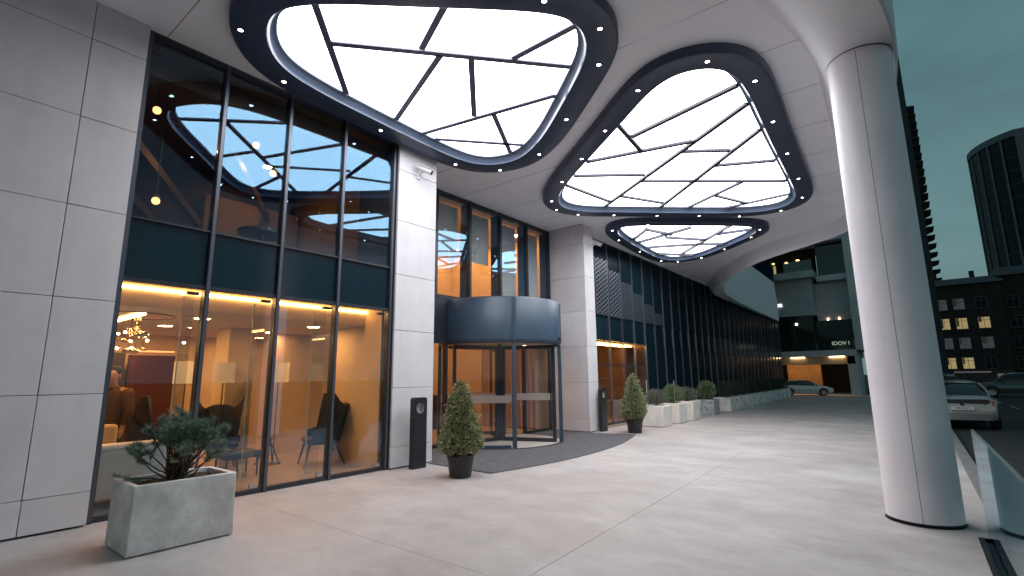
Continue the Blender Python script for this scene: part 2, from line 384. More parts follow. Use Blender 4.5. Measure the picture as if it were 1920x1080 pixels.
# ------------------------------------------------------------------ entrance glazing above the door and its side screens
ex = -8.87
eg = thing('entrance_glazing', 'four tall dark framed windows above the revolving door', 'window', (ex, 10, 0))
ey = [6.97, 8.2, 9.41, 10.67, 11.93, 13.10]
for y in ey:
    MB().box((ex-.3, y-.04, 3.52), (ex+.06, y+.04, 6.27)).build('mullion', M_frame, eg, bevel=.004, segs=1)
for i in range(5):
    a, b = ey[i]+.042, ey[i+1]-.042
    MB().box((ex-.1, a, 6.18), (ex+.04, b, 6.265)).build('transom', M_frame, eg)
    MB().box((ex-.1, a, 3.525), (ex+.04, b, 3.61)).build('transom', M_frame, eg)
    MB().box((ex-.006, a, 3.61), (ex+.006, b, 6.18)).build('pane', M_glass, eg)
    # pleated sheer blind hanging inside
    bl = MB(); n = 26; za = 4.75 if i < 3 else 3.7
    vs = []
    for j in range(n+1):
        yy = a+.04+(b-a-.08)*j/n; xx = ex-.36-(.03 if j % 2 else 0)
        vs += [(xx, yy, za), (xx, yy, 6.15)]
    bl.add(vs, [(2*j, 2*j+2, 2*j+3, 2*j+1) for j in range(n)])
    o = bl.build('sheer_blind', mat('sheer_fabric', (.78, .76, .72), .9), eg)
    sd = o.modifiers.new('thick', 'SOLIDIFY'); sd.thickness = .006
# side screens at door level
for (a, b) in ((7.0, 8.62), (11.72, 13.1)):
    ss = MB()
    for y in (a, b-.06): ss.box((ex-.06, y, .0), (ex+.05, y+.06, 3.5))
    ss.box((ex-.05, a+.062, 2.42), (ex+.04, b-.062, 3.515)); ss.box((ex-.05, a+.062, 0), (ex+.04, b-.062, .08))
    ss.build('side_screen_frame', M_frame, eg)
    MB().box((ex-.006, a+.06, .08), (ex+.006, b-.06, 2.42)).build('pane', M_dglass, eg)

# ------------------------------------------------------------------ revolving door
dc = (-8.5, 10.2); dr = 1.6
rd = thing('revolving_door', 'navy drum revolving door with curved glass at the hotel entrance', 'door', (*dc, 0))
dm = MB().lathe([(dr-.06, 2.44), (dr, 2.44), (dr, 2.47), (dr+.012, 2.475), (dr+.012, 3.46), (dr-.02, 3.5), (dr-.3, 3.5)], dc, 72, cap=False)
dm.lathe([(dr-.061, 2.44), (dr-.061, 3.49)], dc, 72, cap=False)
drum = dm.build('drum', M_drum, rd, smooth=True)
MB().lathe([(.01, 3.495), (dr-.02, 3.495)], dc, 48, cap=False).build('drum_roof', M_drum, rd)
MB().lathe([(.01, 2.46), (dr-.062, 2.46)], dc, 48, cap=False).build('drum_ceiling', mat('drum_ceiling_paint', (.5, .46, .42), .5), rd)
MB().lathe([(dr-.07, 2.40), (dr-.005, 2.40), (dr-.005, 2.438), (dr-.07, 2.438), (dr-.07, 2.40)], dc, 72, cap=False).build('track', M_frame, rd, smooth=True)
def cpt(a, r, z): return (dc[0]+r*math.cos(R_(a)), dc[1]+r*math.sin(R_(a)), z)
posts = [-125, -38, 28, 125, 180+38-8]
for a in posts:
    for rr, ht in ((dr-.03, 2.40),):
        MB().bar(cpt(a, rr, .012), cpt(a, rr, ht), .09, .09, up=(math.cos(R_(a)), math.sin(R_(a)), 0)).build('post', M_drum, rd, bevel=.006, segs=1)
    # seam strip running up the drum
MB().bar(cpt(-38, dr+.012, 2.44), cpt(-38, dr+.012, 3.47), .09, .035, up=(math.cos(R_(-38)), math.sin(R_(-38)), 0)).build('drum_joint_strip', M_drum, drum)
MB().bar(cpt(28, dr+.012, 2.44), cpt(28, dr+.012, 3.47), .05, .03, up=(math.cos(R_(28)), math.sin(R_(28)), 0)).build('drum_joint_strip', M_drum, drum)
MB().ell(cpt(18, dr+.04, 2.55), (.045, .045, .045)).build('motion_sensor', M_black, drum, smooth=True)
M_frost = bpy.data.materials.new('frosted_band'); M_frost.use_nodes = True
_n = M_frost.node_tree; _n.nodes.clear(); _o = _n.nodes.new('ShaderNodeOutputMaterial'); _t = _n.nodes.new('ShaderNodeBsdfTransparent'); _d = _n.nodes.new('ShaderNodeBsdfTranslucent'); _e = _n.nodes.new('ShaderNodeBsdfDiffuse')
_d.inputs[0].default_value = (.8,.76,.74,1); _e.inputs[0].default_value = (.6,.57,.56,1); _m1 = _n.nodes.new('ShaderNodeMixShader'); _m2 = _n.nodes.new('ShaderNodeMixShader'); _m2.inputs[0].default_value = .55
_n.links.new(_d.outputs[0], _m1.inputs[1]); _n.links.new(_e.outputs[0], _m1.inputs[2]); _n.links.new(_t.outputs[0], _m2.inputs[1]); _n.links.new(_m1.outputs[0], _m2.inputs[2]); _n.links.new(_m2.outputs[0], _o.inputs[0])
def curved(a0, a1, z0, z1, nm, m, par, r=None, th=.012):
    r = r or dr-.03
    b = MB(); n = 20; lo = []
    for j in range(n+1):
        a = a0+(a1-a0)*j/n; lo.append([cpt(a, r-th/2, z0), cpt(a, r+th/2, z0), cpt(a, r+th/2, z1), cpt(a, r-th/2, z1)])
    return b.loft(lo).build(nm, m, par, smooth=True)
for a0, a1 in ((-122, -41), (128, 207)):
    curved(a0, a1, .09, 2.395, 'curved_glass', M_dglass, rd)
    curved(a0, a1, .014, .088, 'base_rail', M_drum, rd, th=.05)
    curved(a0, a1, 1.02, 1.19, 'frosted_stripe', M_frost, rd, r=dr-.05, th=.002)
MB().lathe([(.01, .006), (dr-.06, .006), (dr-.06, .016), (.01, .017)], dc, 64, cap=False).build('floor_disc', mat('door_floor', (.5, .46, .43), .4, var=.15), rd)
MB().lathe([(dr-.055, .005), (dr+.03, .005), (dr+.03, .02), (dr-.055, .021)], dc, 72, cap=False).build('floor_ring', M_frame, rd)
MB().tube([(dc[0], dc[1], .02), (dc[0], dc[1], 2.455)], .05, 12).build('centre_shaft', M_frame, rd, smooth=True)
for wa in (20, 140, 260):
    wg = MB(); u = (0, 0, 1)
    def wp(r, z): return cpt(wa, r, z)
    wg.bar(wp(.06, .06), wp(dr-.12, .06), .045, .09); wg.bar(wp(.06, 2.36), wp(dr-.12, 2.36), .045, .09)
    up = (math.cos(R_(wa)), math.sin(R_(wa)), 0)
    wg.bar(wp(.1, .107), wp(.1, 2.313), .045, .08, up); wg.bar(wp(dr-.16, .107), wp(dr-.16, 2.313), .045, .08, up)
    wing = wg.build('door_wing', M_frame, rd)
    MB().bar(wp(.14, 1.21), wp(dr-.2, 1.21), .010, 2.2).build('wing_pane', M_dglass, wing)
    MB().bar(wp(.14, 1.11), wp(dr-.2, 1.11), .014, .17).build('frosted_stripe', M_frost, wing)
    MB().tube([wp(dr-.24, 1.0), wp(dr-.24, 1.5)], .018, 8).build('push_bar', M_black, wing)
for a, r in ((200, .9), (80, .9), (320, .9)):
    MB().lathe([(.01, 2.455), (.05, 2.455)], (dc[0]+r*math.cos(R_(a)), dc[1]+r*math.sin(R_(a))), 14, cap=False).build('downlight', emis('door_downlight', (1, .8, .5), 22), rd)

# ------------------------------------------------------------------ canopy
CZ = 6.28
prof = [  # crease (plan), lower lip (plan), lip height
 ((-4.4,-4.2),(-2.4,-4.2),5.60), ((-2.9,1.0),(-.9,.8),5.60), ((-1.95,4.3),(-.1,4.2),5.60), ((-1.38,5.75),(.12,5.95),5.60), ((-1.04,6.5),(.22,6.7),5.60),
 ((-.79,7.35),(.275,7.4),5.60), ((-.65,8.3),(.26,8.3),5.61), ((-.67,9.4),(.18,9.4),5.63), ((-.70,10.9),(.02,10.9),5.66), ((-.78,14.0),(-.45,14.0),5.72), ((-.98,17.2),(-1.0,17.1),5.75),
 ((-1.94,18.3),(-2.0,18.35),5.75), ((-3.59,19.45),(-3.66,19.75),5.75), ((-4.88,21.0),(-4.75,21.05),5.75), ((-6.87,24.17),(-6.25,23.7),5.75), ((-8.0,26.8),(-7.1,26.4),5.75),
 ((-8.12,29.5),(-7.45,29.5),5.75), ((-8.12,35),(-7.72,35),5.75), ((-8.12,44),(-7.95,44),5.75)]
crease = catmull([p[0] for p in prof], 8, False); lip = catmull([p[1] for p in prof], 8, False); lz = [p.x for p in catmull([(p[2],0) for p in prof], 8, False)]
crease = [Vector((min(max(p.x,-8.12),9), p.y)) for p in crease]
cn = thing('canopy', 'sweeping white entrance canopy with curved edge carried by the round column', 'canopy', (-3, 8, CZ))
# skylight outlines (ring outer edge, z = 6.12)
S1 = [(-6.34,2.22),(-6.80,2.50),(-7.18,2.98),(-7.36,3.74),(-7.44,5.5),(-7.44,7.0),(-7.25,7.75),(-6.75,8.2),(-5.95,8.32),(-4.95,7.84),(-3.84,6.96),(-2.85,6.09),(-2.54,5.6),(-2.46,5.15),(-2.58,4.66),(-3.1,4.1),(-4.1,3.2),(-4.9,2.48),(-5.45,2.14),(-5.9,2.07)]
S2 = [(-1.77,6.74),(-2.30,6.57),(-2.87,6.76),(-3.69,7.40),(-4.9,8.35),(-6.43,9.55),(-7.22,10.45),(-7.38,11.25),(-7.05,12.0),(-6.2,12.75),(-4.52,14.26),(-3.31,15.22),(-2.55,15.47),(-1.9,15.25),(-1.53,14.6),(-1.41,13.6),(-1.30,10.57),(-1.19,8.2),(-1.23,7.42),(-1.42,6.98)]
S3 = [(-7.3,14.1),(-6.98,13.6),(-6.5,13.4),(-5.91,13.68),(-4.68,14.73),(-3.4,15.85),(-3.05,16.4),(-3.02,17.0),(-3.40,17.68),(-5.22,19.29),(-6.1,19.8),(-6.9,19.85),(-7.45,19.45),(-7.70,18.6),(-7.64,17.0),(-7.5,15.2)]
MU = {1: [((-5.49,2.91),(-7.03,4.41)),((-6.04,3.49),(-3.55,6.28)),((-4.27,4.02),(-5.13,4.4)),((-2.99,5.4),(-4.23,5.43)),((-5.01,4.67),(-7.05,5.47)),((-4.72,5.03),(-5.84,6.31)),((-4.1,6.72),(-7.06,6.16)),((-5.51,6.48),(-6.08,7.56)),((-7.07,6.46),(-5.72,7.96))],
 2: [((-1.61,8.3),(-3.91,8.91)),((-3.91,8.31),(-4.04,9.63)),((-3.03,9.89),(-5.2,9.38)),((-1.62,8.95),(-6.64,12.54)),((-1.69,10.12),(-5.37,13.62)),((-3.39,10.21),(-2.55,10.83)),((-3.04,11.45),(-1.78,12.1)),((-5.82,9.91),(-4.52,10.9)),((-4.78,11.22),(-1.83,13.64)),((-6.32,10.3),(-6.05,12.04)),((-5.62,11.87),(-4.96,13.12)),((-2.82,12.9),(-4.78,14.11)),((-3.66,13.42),(-3.16,14.64)),((-1.89,14.63),(-3.96,14.72))],
 3: [((-6.32,15.14),(-7.38,16.22)),((-6.37,15.16),(-5.95,16.34)),((-5.15,15.95),(-7.49,16.61)),((-6.25,16.55),(-5.29,17.76)),((-4.26,16.71),(-6.65,19.26)),((-3.58,17.47),(-4.73,17.31)),((-7.46,17.37),(-5.73,18.2)),((-5.73,18.2),(-4.89,18.84)),((-7.53,18.5),(-6.24,19.97))]}
DL = {1: [(-6.39,2.41),(-7.08,3.35),(-7.2,5.25),(-7.2,7.2),(-6.66,8.05),(-5.53,7.95),(-4.34,7.1),(-3.11,6.05),(-2.72,5.37),(-3.01,4.5),(-4.14,3.5),(-5.31,2.5)],
 2: [(-1.84,6.99),(-1.42,7.97),(-1.48,9.56),(-1.54,11.22),(-1.6,12.9),(-1.75,14.41),(-2.4,15.22),(-3.44,15.0),(-4.33,14.2),(-5.26,13.4),(-6.19,12.55),(-6.95,11.85),(-7.18,11.1),(-6.9,10.44),(-5.97,9.5),(-4.97,8.7),(-4.0,7.92),(-2.95,7.05)],
 3: [(-6.93,13.9),(-7.3,15.08),(-7.42,17.02),(-7.4,18.99),(-6.95,19.6),(-6.0,19.55),(-4.91,18.72),(-3.75,17.65),(-3.3,16.85),(-3.65,16.25),(-4.73,15.1),(-5.82,14.05)]}
outl = {}; RWS = {1: .42, 2: .38, 3: .36}; KM = (6.25-1.6)/(6.36-1.6)
for k_ in MU: MU[k_] = [tuple((p[0]*KM, p[1]*KM) for p in q) for q in MU[k_]]
for k_, s_ in ((1, S1), (2, S2), (3, S3)): outl[k_] = relax(resample(catmull(s_, 10), 150), 14)
fac = [(-7.555,-4.2),(-7.555,6.93),(-8.92,6.93),(-8.92,13.13),(-7.60,13.13),(-7.60,13.72),(-8.12,13.72)]
bound = [Vector(p) for p in fac] + crease[::-1]
bound = [p for i, p in enumerate(bound) if (p-bound[i-1]).length > 1e-3]
bpoly = [(p.x, p.y) for p in bound]
V = list(bound); Ed = [(i, (i+1) % len(bound)) for i in range(len(bound))]
for k_ in (1, 2, 3):
    o = len(V); q = inset(outl[k_], .03); V += q; Ed += [(o+i, o+(i+1) % len(q)) for i in range(len(q))]
seams = [-2.3, -.9, .5, 1.93, 3.33, 4.72, 6.12, 7.55, 9.0, 10.5, 12.0, 13.5, 15.0, 16.5, 18.0, 19.5, 21.0, 22.5, 24.0, 26, 28, 32, 36, 40]
for y in seams:
    for dy in (-.006, .006): V += [Vector((-10, y+dy)), Vector((2, y+dy))]; Ed.append((len(V)-2, len(V)-1))
vo, eo, fo, *_ = delaunay_2d_cdt(V, Ed, [], 0, 1e-5)
holes = [[(p.x, p.y) for p in inset(outl[k_], .03)] for k_ in (1, 2, 3)]
bands = {}
for f in fo:
    c = sum((vo[i] for i in f), Vector((0,0)))/len(f); c = (c.x, c.y)
    if not inpoly(c, bpoly) or any(inpoly(c, h) for h in holes): continue
    kk = 'g'
    if min(abs(c[1]-y) for y in seams) > .0062: kk = sum(1 for y in seams if y < c[1])
    bands.setdefault(kk, []).append(f)
def tri_mesh(fs, z, down=True):
    ids = {}; vs = []; out = []
    for f in fs:
        q = []
        for i in f:
            if i not in ids: ids[i] = len(vs); vs.append((vo[i].x, vo[i].y, z))
            q.append(ids[i])
        out.append(tuple(q[::-1]) if down else tuple(q))
    return MB().add(vs, out)
for kk, fs in sorted(bands.items(), key=lambda t: str(t[0])):
    if 1:
        pr_ = list(range(len(fs))); own = {}
        def fnd(a):
            while pr_[a] != a: a = pr_[a]
            return a
        for fi, f in enumerate(fs):
            for i in f:
                if i in own: pr_[fnd(fi)] = fnd(own[i])
                own[i] = fi
        isl = {}
        for fi, f in enumerate(fs): isl.setdefault(fnd(fi), []).append(f)
        for fl in isl.values(): tri_mesh(fl, CZ+(.008 if kk == 'g' else 0)).build(*(('joint_groove', mat('soffit_joint', (.3,.29,.3), .9)) if kk == 'g' else ('soffit_panel', M_white)), cn)
# curved edge band that drops from the soffit to the lower lip
ns = 16
def edge_pt(i, t):
    h = min(1, max(0, (crease[i].y-5.0)/3.2)); q = min(1, t*(1+.55*h)); z = CZ-(CZ-lz[i])*(q*q*(3-2*q)); p = crease[i]+(lip[i]-crease[i])*t**(1.0+.9*h); return (p.x, p.y, z)
lo = [[edge_pt(i, j/ns) for j in range(ns+1)] for i in range(len(crease))]
MB().loft(lo, cap=False, closed=False).build('edge_band', M_white, cn, smooth=True)
lo = []
for i in range(len(lip)):
    t = (lip[min(i+1,len(lip)-1)]-lip[max(i-1,0)]).normalized(); nrm = Vector((t.y, -t.x)); p = lip[i]
    lo.append([(p.x+nrm.x*a, p.y+nrm.y*a, lz[i]+b) for a, b in ((0,0),(.02,.015),(.035,.06),(.06,.7),(.03,1.8),(-.05,3.1))])
MB().loft(lo, cap=False, closed=False).build('fascia', M_white, cn, smooth=True)
roof = [(p.x, p.y) for p in lip] + [(-9.5, 44), (-9.5, -4.2)]
MB().prism(roof, 6.95, 7.0).build('light_leak_cover', M_groove, cn)  # unseen cover, added so no light leaks through the canopy top
MB().box((-9.5,-4.35,5.6), (-2.0,-4.22,7.0)).build('end_fascia', M_white, cn)

# luminous skylights
names = {1: 'largest luminous ceiling light with white shapes, nearest above the lobby window', 2: 'middle luminous ceiling light with slanting white panes, next to the white column', 3: 'smallest luminous ceiling light at the far end over the planters'}
for k_ in (1, 2, 3):
    O = outl[k_]; RW = RWS[k_]; c = sum(O, Vector((0,0)))/len(O)
    sk = thing('ceiling_light', names[k_], 'ceiling light', (c.x, c.y, 6.3), 'luminous ceiling lights in the canopy')
    def loop(d, z): return [(p.x, p.y, z) for p in relax(inset(O, d), 2 if d > .1 else 0)]
    MB().loft([loop(d, z) for d, z in ((0,6.305),(0,6.14),(.012,6.125),(.03,6.12),(RW,6.12),(RW+.012,6.125))], cap=False).build('ring_frame', M_navy, sk, smooth=True)
    MB().loft([loop(d, z) for d, z in ((RW+.012,6.126),(RW+.014,6.14),(RW+.022,6.17),(RW+.045,6.205),(RW+.08,6.235),(RW+.125,6.25),(RW+.13,6.30))], cap=False).build('cove', M_cove, sk, smooth=True)
    P = relax(inset(O, RW+.132), 2); pp = [(p.x, p.y) for p in P]
    V2 = list(P); E2 = [(i, (i+1) % len(P)) for i in range(len(P))]; nb = len(P)
    bars = []
    for a, b in MU[k_]:
        a = Vector(a); b = Vector(b); d = (b-a).normalized()
        def snap(p, d):
            best = None
            for i in range(nb):
                q0, q1 = P[i], P[(i+1) % nb]; ed = q1-q0; den = d.x*ed.y-d.y*ed.x
                if abs(den) < 1e-9: continue
                w_ = q0-p; t = (w_.x*ed.y-w_.y*ed.x)/den; s = (w_.x*d.y-w_.y*d.x)/den
                if 0 <= s <= 1 and abs(t) < .42 and (best is None or abs(t) < abs(best)): best = t
            return p+d*best if best is not None else p
        a2, b2 = snap(a, -d), snap(b, d); bars.append((a2, b2))
        V2 += [a2-d*.12, b2+d*.12]; E2.append((len(V2)-2, len(V2)-1))
        hb_ = (.022,.05,.085)[k_-1]; MB().bar((a2.x, a2.y, 6.27-hb_/2), (b2.x, b2.y, 6.27-hb_/2), (.095,.088,.085)[k_-1], hb_).build('glazing_bar', (M_bar, M_bar2, M_bar2)[k_-1], sk)
    v3, e3, f3, _a, oe, _b = delaunay_2d_cdt(V2, E2, [], 0, 1e-4)
    con = set()
    for ei, (i, j) in enumerate(e3):
        if oe[ei]: con.add((min(i,j), max(i,j)))
    em = {}; keep = []
    for f in f3:
        cc = sum((v3[i] for i in f), Vector((0,0)))/len(f)
        if inpoly((cc.x, cc.y), pp): keep.append(f)
    for fi, f in enumerate(keep):
        for i in range(len(f)):
            q = (min(f[i],f[i-1]), max(f[i],f[i-1]))
            if q not in con: em.setdefault(q, []).append(fi)
    par = list(range(len(keep)))
    def find(a):
        while par[a] != a: a = par[a]
        return a
    for q in em.values():
        for t in q[1:]: par[find(t)] = find(q[0])
    regs = {}
    for fi in range(len(keep)): regs.setdefault(find(fi), []).append(keep[fi])
    for fs in regs.values():
        ids = {}; vs = []; out = []
        for f in fs:
            q = []
            for i in f:
                if i not in ids: ids[i] = len(vs); vs.append((v3[i].x, v3[i].y, 6.272))
                q.append(ids[i])
            out.append(tuple(q[::-1]))
        MB().add(vs, out).build('luminous_pane', M_panel, sk)
    for (x, y) in DL[k_]:
        d_ = MB().lathe([(.042,6.121),(.042,6.112),(.03,6.110)], (x,y), 14, cap=False).build('downlight', M_frame, sk)
        MB().lathe([(.001,6.114),(.031,6.113)], (x,y), 12, cap=False).build('lamp_lens', M_spot, d_)

# ------------------------------------------------------------------ round column
cc_ = (-.10, 7.42); cr = .345
co = thing('column', 'thick round white column carrying the canopy edge', 'column', (*cc_, 0))
MB().lathe([(cr-.03, 0), (cr-.03, 6.1)], cc_, 48, cap=False).build('core', M_groove, co)
for a0, a1 in ((-92, 90), (90, 268)):
    MB().lathe([(cr-.02,.03),(cr,.035),(cr,6.1),(cr-.02,6.1)], cc_, 40, R_(a0+.4), R_(a1-.4), cap=False).build('shell_panel', M_col, co, smooth=True)
MB().lathe([(cr-.029,.0),(cr+.012,.0),(cr+.012,.004),(cr-.029,.005)], cc_, 48, cap=False).build('base_gap', M_black, co)
# collar plate where the column meets the canopy
MB().lathe([(cr-.02,5.585),(cr+.004,5.586),(cr+.004,5.598),(cr-.02,5.599)], cc_, 48, cap=False).build('collar', M_groove, co, smooth=True)

# ------------------------------------------------------------------ dark glass facade beyond the entrance
dx = -8.12
df = thing('dark_glass_facade', 'long dark teal glass facade with vertical fins behind the planter row', 'facade', (dx, 28, 0))
fy = [13.7+.99*i for i in range(32)]
for i, y in enumerate(fy):
    MB().box((dx-.02, y-.012, .02), (dx+.035, y+.012, 6.27)).build('fin', M_fin if i % 3 else M_framel, df)
M_warmg = glass('lit_bay_glass', tint=(.85, .85, .85), base=.06, refl=(.7, .88, 1))
for i in range(31):
    a, b = fy[i]+.016, fy[i+1]-.016
    MB().box((dx-.03, a, 2.80), (dx-.01, b, 3.58)).build('spandrel_panel', M_span, df)
    MB().box((dx-.03, a, 3.60), (dx-.01, b, 6.26)).build('upper_pane', M_dark, df)
    if i < 5: MB().box((dx-.028, a, .08), (dx-.016, b, 2.78)).build('lower_pane', M_warmg, df)
    else: MB().box((dx-.03, a, .08), (dx-.01, b, 2.78)).build('lower_pane', M_dark, df)
    MB().box((dx-.04, a, .0), (dx+.02, b, .075)).build('base_rail', M_frame, df)
    if i < 5: MB().box((dx-.04, a, 1.95), (dx+.0, b, 1.985)).build('door_rail', M_frame, df)
# diamond mesh screens in front of the nearest upper bays
for i in range(7):
    a, b = fy[i]+.03, fy[i+1]-.03
    ztop = 5.62 - (0 if i < 2 else (i-1)*.30); zbot = 3.66
    if ztop-zbot < .25: continue
    m_ = MB()
    step = .15
    fams = (1, -1) if i < 3 else (-1,); step = .15 if i < 3 else .115
    for s in fams:
        sl_ = .55*s
        z = zbot-1.2
        while z < ztop+1.2:
            # bar through (a,z) with slope sl_
            pts = []
            t0, t1 = 0., b-a
            za_, zb_ = z, z+sl_*(b-a)
            # clip
            def clip(t0, t1):
                for lim, sgn in ((zbot, 1), (ztop, -1)):
                    f0 = sgn*(z+sl_*t0-lim); f1 = sgn*(z+sl_*t1-lim)
                    if f0 < 0 and f1 < 0: return None
                    if f0 < 0: t0 = t0+(t1-t0)*(-f0)/(f1-f0)
                    elif f1 < 0: t1 = t0+(t1-t0)*f0/(f0-f1)
                return t0, t1
            q = clip(t0, t1)
            if q and q[1]-q[0] > .02:
                m_.bar((dx+.05+.012*s, a+q[0], z+sl_*q[0]), (dx+.05+.012*s, a+q[1], z+sl_*q[1]), .014, .034)
            z += step
    m_.build('mesh_screen', M_mesh, df)
hood = MB().box((-60, 44.5, 0), (dx-.05, 45, 14)).build('end_wall', M_dark, df)

# ------------------------------------------------------------------ hotel interior
M_wall = mat('lobby_plaster', (.60, .46, .30), .7, var=.08, vscale=2)
M_ceil = mat('lobby_ceiling', (.62, .50, .36), .7)
M_lfloor = mat('lobby_floor', (.40, .31, .23), .22, var=.15, vscale=1.2)
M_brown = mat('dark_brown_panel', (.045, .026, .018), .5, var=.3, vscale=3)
M_red = mat('red_wood_panel', (.06, .013, .006), .45, var=.3, vscale=2, stretch=(1, 6, .6))
M_led = emis('warm_led', (1, .5, .14), 34)
M_lamp = emis('warm_downlight', (1, .5, .17), 150)
st = struct(MB().box((-16,0.4,-.02),(-7.70,22,.006)).build('lobby_floor', M_lfloor))
# ground floor shell
cs = MB()
cs.box((-16,.4,2.62),(-8.32,6.4,2.95))            # lounge ceiling
cs.box((-8.30,.4,2.96),(-7.70,5.92,3.60))         # slab edge over curtain pocket
lc = struct(cs.build('lobby_ceiling', M_ceil))
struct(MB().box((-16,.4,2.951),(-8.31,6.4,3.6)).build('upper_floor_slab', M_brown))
for nm, a, b, m in (('lobby_back_wall', (-13.6,.4,0),(-13.4,13.4,6.2), M_wall), ('lobby_side_wall', (-16,.2,0),(-7.92,.39,6.25), M_wall),
                    ('lobby_far_wall', (-13.4,13.2,0),(-8.9,13.38,6.25), M_wall), ('hall_ceiling', (-13.4,6.41,6.2),(-8.98,13.2,6.26), M_ceil),
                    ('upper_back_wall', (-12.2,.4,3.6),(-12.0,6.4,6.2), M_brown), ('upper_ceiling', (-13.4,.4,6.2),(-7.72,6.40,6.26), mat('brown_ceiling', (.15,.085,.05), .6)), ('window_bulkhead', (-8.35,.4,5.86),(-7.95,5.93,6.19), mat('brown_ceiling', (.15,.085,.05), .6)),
                    ('upper_side_wall', (-12.0,6.2,3.6),(-7.9,6.39,6.2), mat('amber_plaster', (.30,.19,.10), .7))):
    struct(MB().box(a, b).build(nm, m))
def lobby_part(name, label, cat, a, b, m, group=None, bevel=.0):
    return tag(MB().box(a, b).build(name, m, bevel=bevel), label, cat, group)
led = tag(MB().box((-8.318,.5,2.86),(-8.30,6.3,2.90)).build('cove_light', M_led), 'long warm LED cove light along the lobby window head', 'cove light')
led2 = tag(MB().box((-12.6,2.4,2.585),(-9.0,2.46,2.615)).build('cove_light', emis('warm_led_soft', (1,.5,.15), 22)), 'short warm light line across the lobby ceiling behind the chandelier', 'cove light')
led2.rotation_euler = (0, 0, 0)
lobby_part('lobby_pillar', 'square beige pillar inside the lobby behind the wing chairs', 'pillar', (-11.0,4.25,.006),(-10.4,4.75,2.618), M_wall)
lobby_part('lobby_pillar', 'beige wall pier inside the lobby at its right window edge', 'pillar', (-9.4,6.42,.006),(-8.86,6.85,6.19), M_wall)
lobby_part('wall_lining', 'warm lit plaster lining at the right end of the lobby window', 'wall', (-9.3,5.88,.006),(-7.80,5.935,2.95), M_wall)
lobby_part('partition_wall', 'beige partition wall behind the right wing chair', 'wall', (-11.2,5.4,.006),(-11.05,6.9,2.618), M_wall)
lobby_part('red_screen', 'glowing red wooden screen at the back of the lobby', 'screen', (-13.1,3.35,.006),(-13.0,4.2,2.15), M_red)
lobby_part('dark_screen', 'dark brown panel wall behind the standing man', 'screen', (-13.2,.5,.006),(-13.1,3.3,2.2), M_brown)
for i, (x, y, z) in enumerate(((-13.0,3.75,2.22),)):
    tag(MB().box((x,y-.35,z),(x+.05,y+.4,z+.03)).build('picture_light', emis('red_glow', (1,.3,.08), 3)), 'slim light bar washing the red screen from above', 'lamp')
# recessed downlights in lounge and hall ceilings
def downlight(x, y, z, label, s=.07, m=None, group='recessed lobby downlights'):
    t = thing('recessed_downlight', label, 'downlight', (x, y, z), group)
    MB().lathe([(s+.02, z-.001), (s+.02, z-.01), (s, z-.012)], (x, y), 14, cap=False).build('trim_ring', M_framel, t)
    MB().lathe([(.001, z-.006), (s, z-.006)], (x, y), 14, cap=False).build('lamp_lens', m or M_lamp, t)
for x in (-9.2, -10.9, -12.5):
    for y in (1.5, 3.3, 5.3):
        downlight(x, y, 2.62, 'small recessed warm downlight in the lounge ceiling', .12)
M_hall = emis('hall_downlight', (1, .5, .17), 190)
for x in (-9.8, -11.2, -12.6):
    for y in (7.4, 9.2, 11.0, 12.6):
        downlight(x, y, 6.2, 'small recessed warm downlight in the high entrance hall ceiling', .12, M_hall, 'recessed hall downlights')
lobby_part('reception_desk', 'dark reception desk glimpsed through the revolving door', 'desk', (-12.7,10.6,.006),(-12.1,12.4,1.05), M_brown, bevel=.02)
o = MB(); vs = []
for j in range(61):
    vs += [(-11.6+j*.04, 12.95+.05*math.sin(j*1.3), .03), (-11.6+j*.04, 12.95+.05*math.sin(j*1.3), 3.4)]
o = o.add(vs, [(2*j, 2*j+2, 2*j+3, 2*j+1) for j in range(60)]).build('curtain', mat('rose_curtain', (.38,.26,.22), .9)); o.modifiers.new('t', 'SOLIDIFY').thickness = .006
tag(o, 'pleated rose beige curtain inside the entrance hall, right side', 'curtain')
# lounge behind the lit bays of the dark facade
struct(MB().box((-12,13.8,2.79),(-8.2,19.0,2.9)).build('side_room_ceiling', M_ceil))
struct(MB().box((-12.1,13.5,0),(-12,19.0,2.9)).build('side_room_back_wall', mat('brown_wall', (.22,.13,.085), .6, var=.2)))
struct(MB().box((-12,18.68,0),(-8.2,18.8,2.9)).build('side_room_end_wall', mat('brown_wall', (.22,.13,.085), .6)))
tag(MB().box((-8.75,13.9,2.70),(-8.70,18.6,2.78)).build('cove_light', M_led), 'warm light strip above the lit bays of the dark facade', 'cove light')
tag(MB().box((-10.5,16.9,.8),(-10.4,17.5,2.2)).build('wall_light', emis('amber_panel', (1,.45,.12), 1.6)), 'glowing amber wall panel seen through the lit bays', 'lamp')
cu_ = MB()
for j in range(60):
    y = 13.9+j*.078; cu_.box((-8.62+(.03 if j % 2 else 0), y, .02), (-8.60+(.03 if j % 2 else 0), y+.078, 2.72))
def sheer(y0, y1):
    b = MB(); n = int((y1-y0)/.05); vs = []
    for j in range(n+1):
        y = y0+(y1-y0)*j/n; x = -8.55+.035*math.sin(j*1.4); vs += [(x, y, .03), (x, y, 2.70)]
    b.add(vs, [(2*j, 2*j+2, 2*j+3, 2*j+1) for j in range(n)])
    return b
for i, (a, b_) in enumerate(((13.9, 14.9), (17.75, 18.6))):
    o = sheer(a, b_).build('curtain', mat('brown_curtain', (.16,.09,.07), .9)); o.modifiers.new('t', 'SOLIDIFY').thickness = .006
    tag(o, ('brown pleated curtain in the lit bay nearest the pillar', 'brown pleated curtain in the lit bay farthest from the pillar')[i], 'curtain')

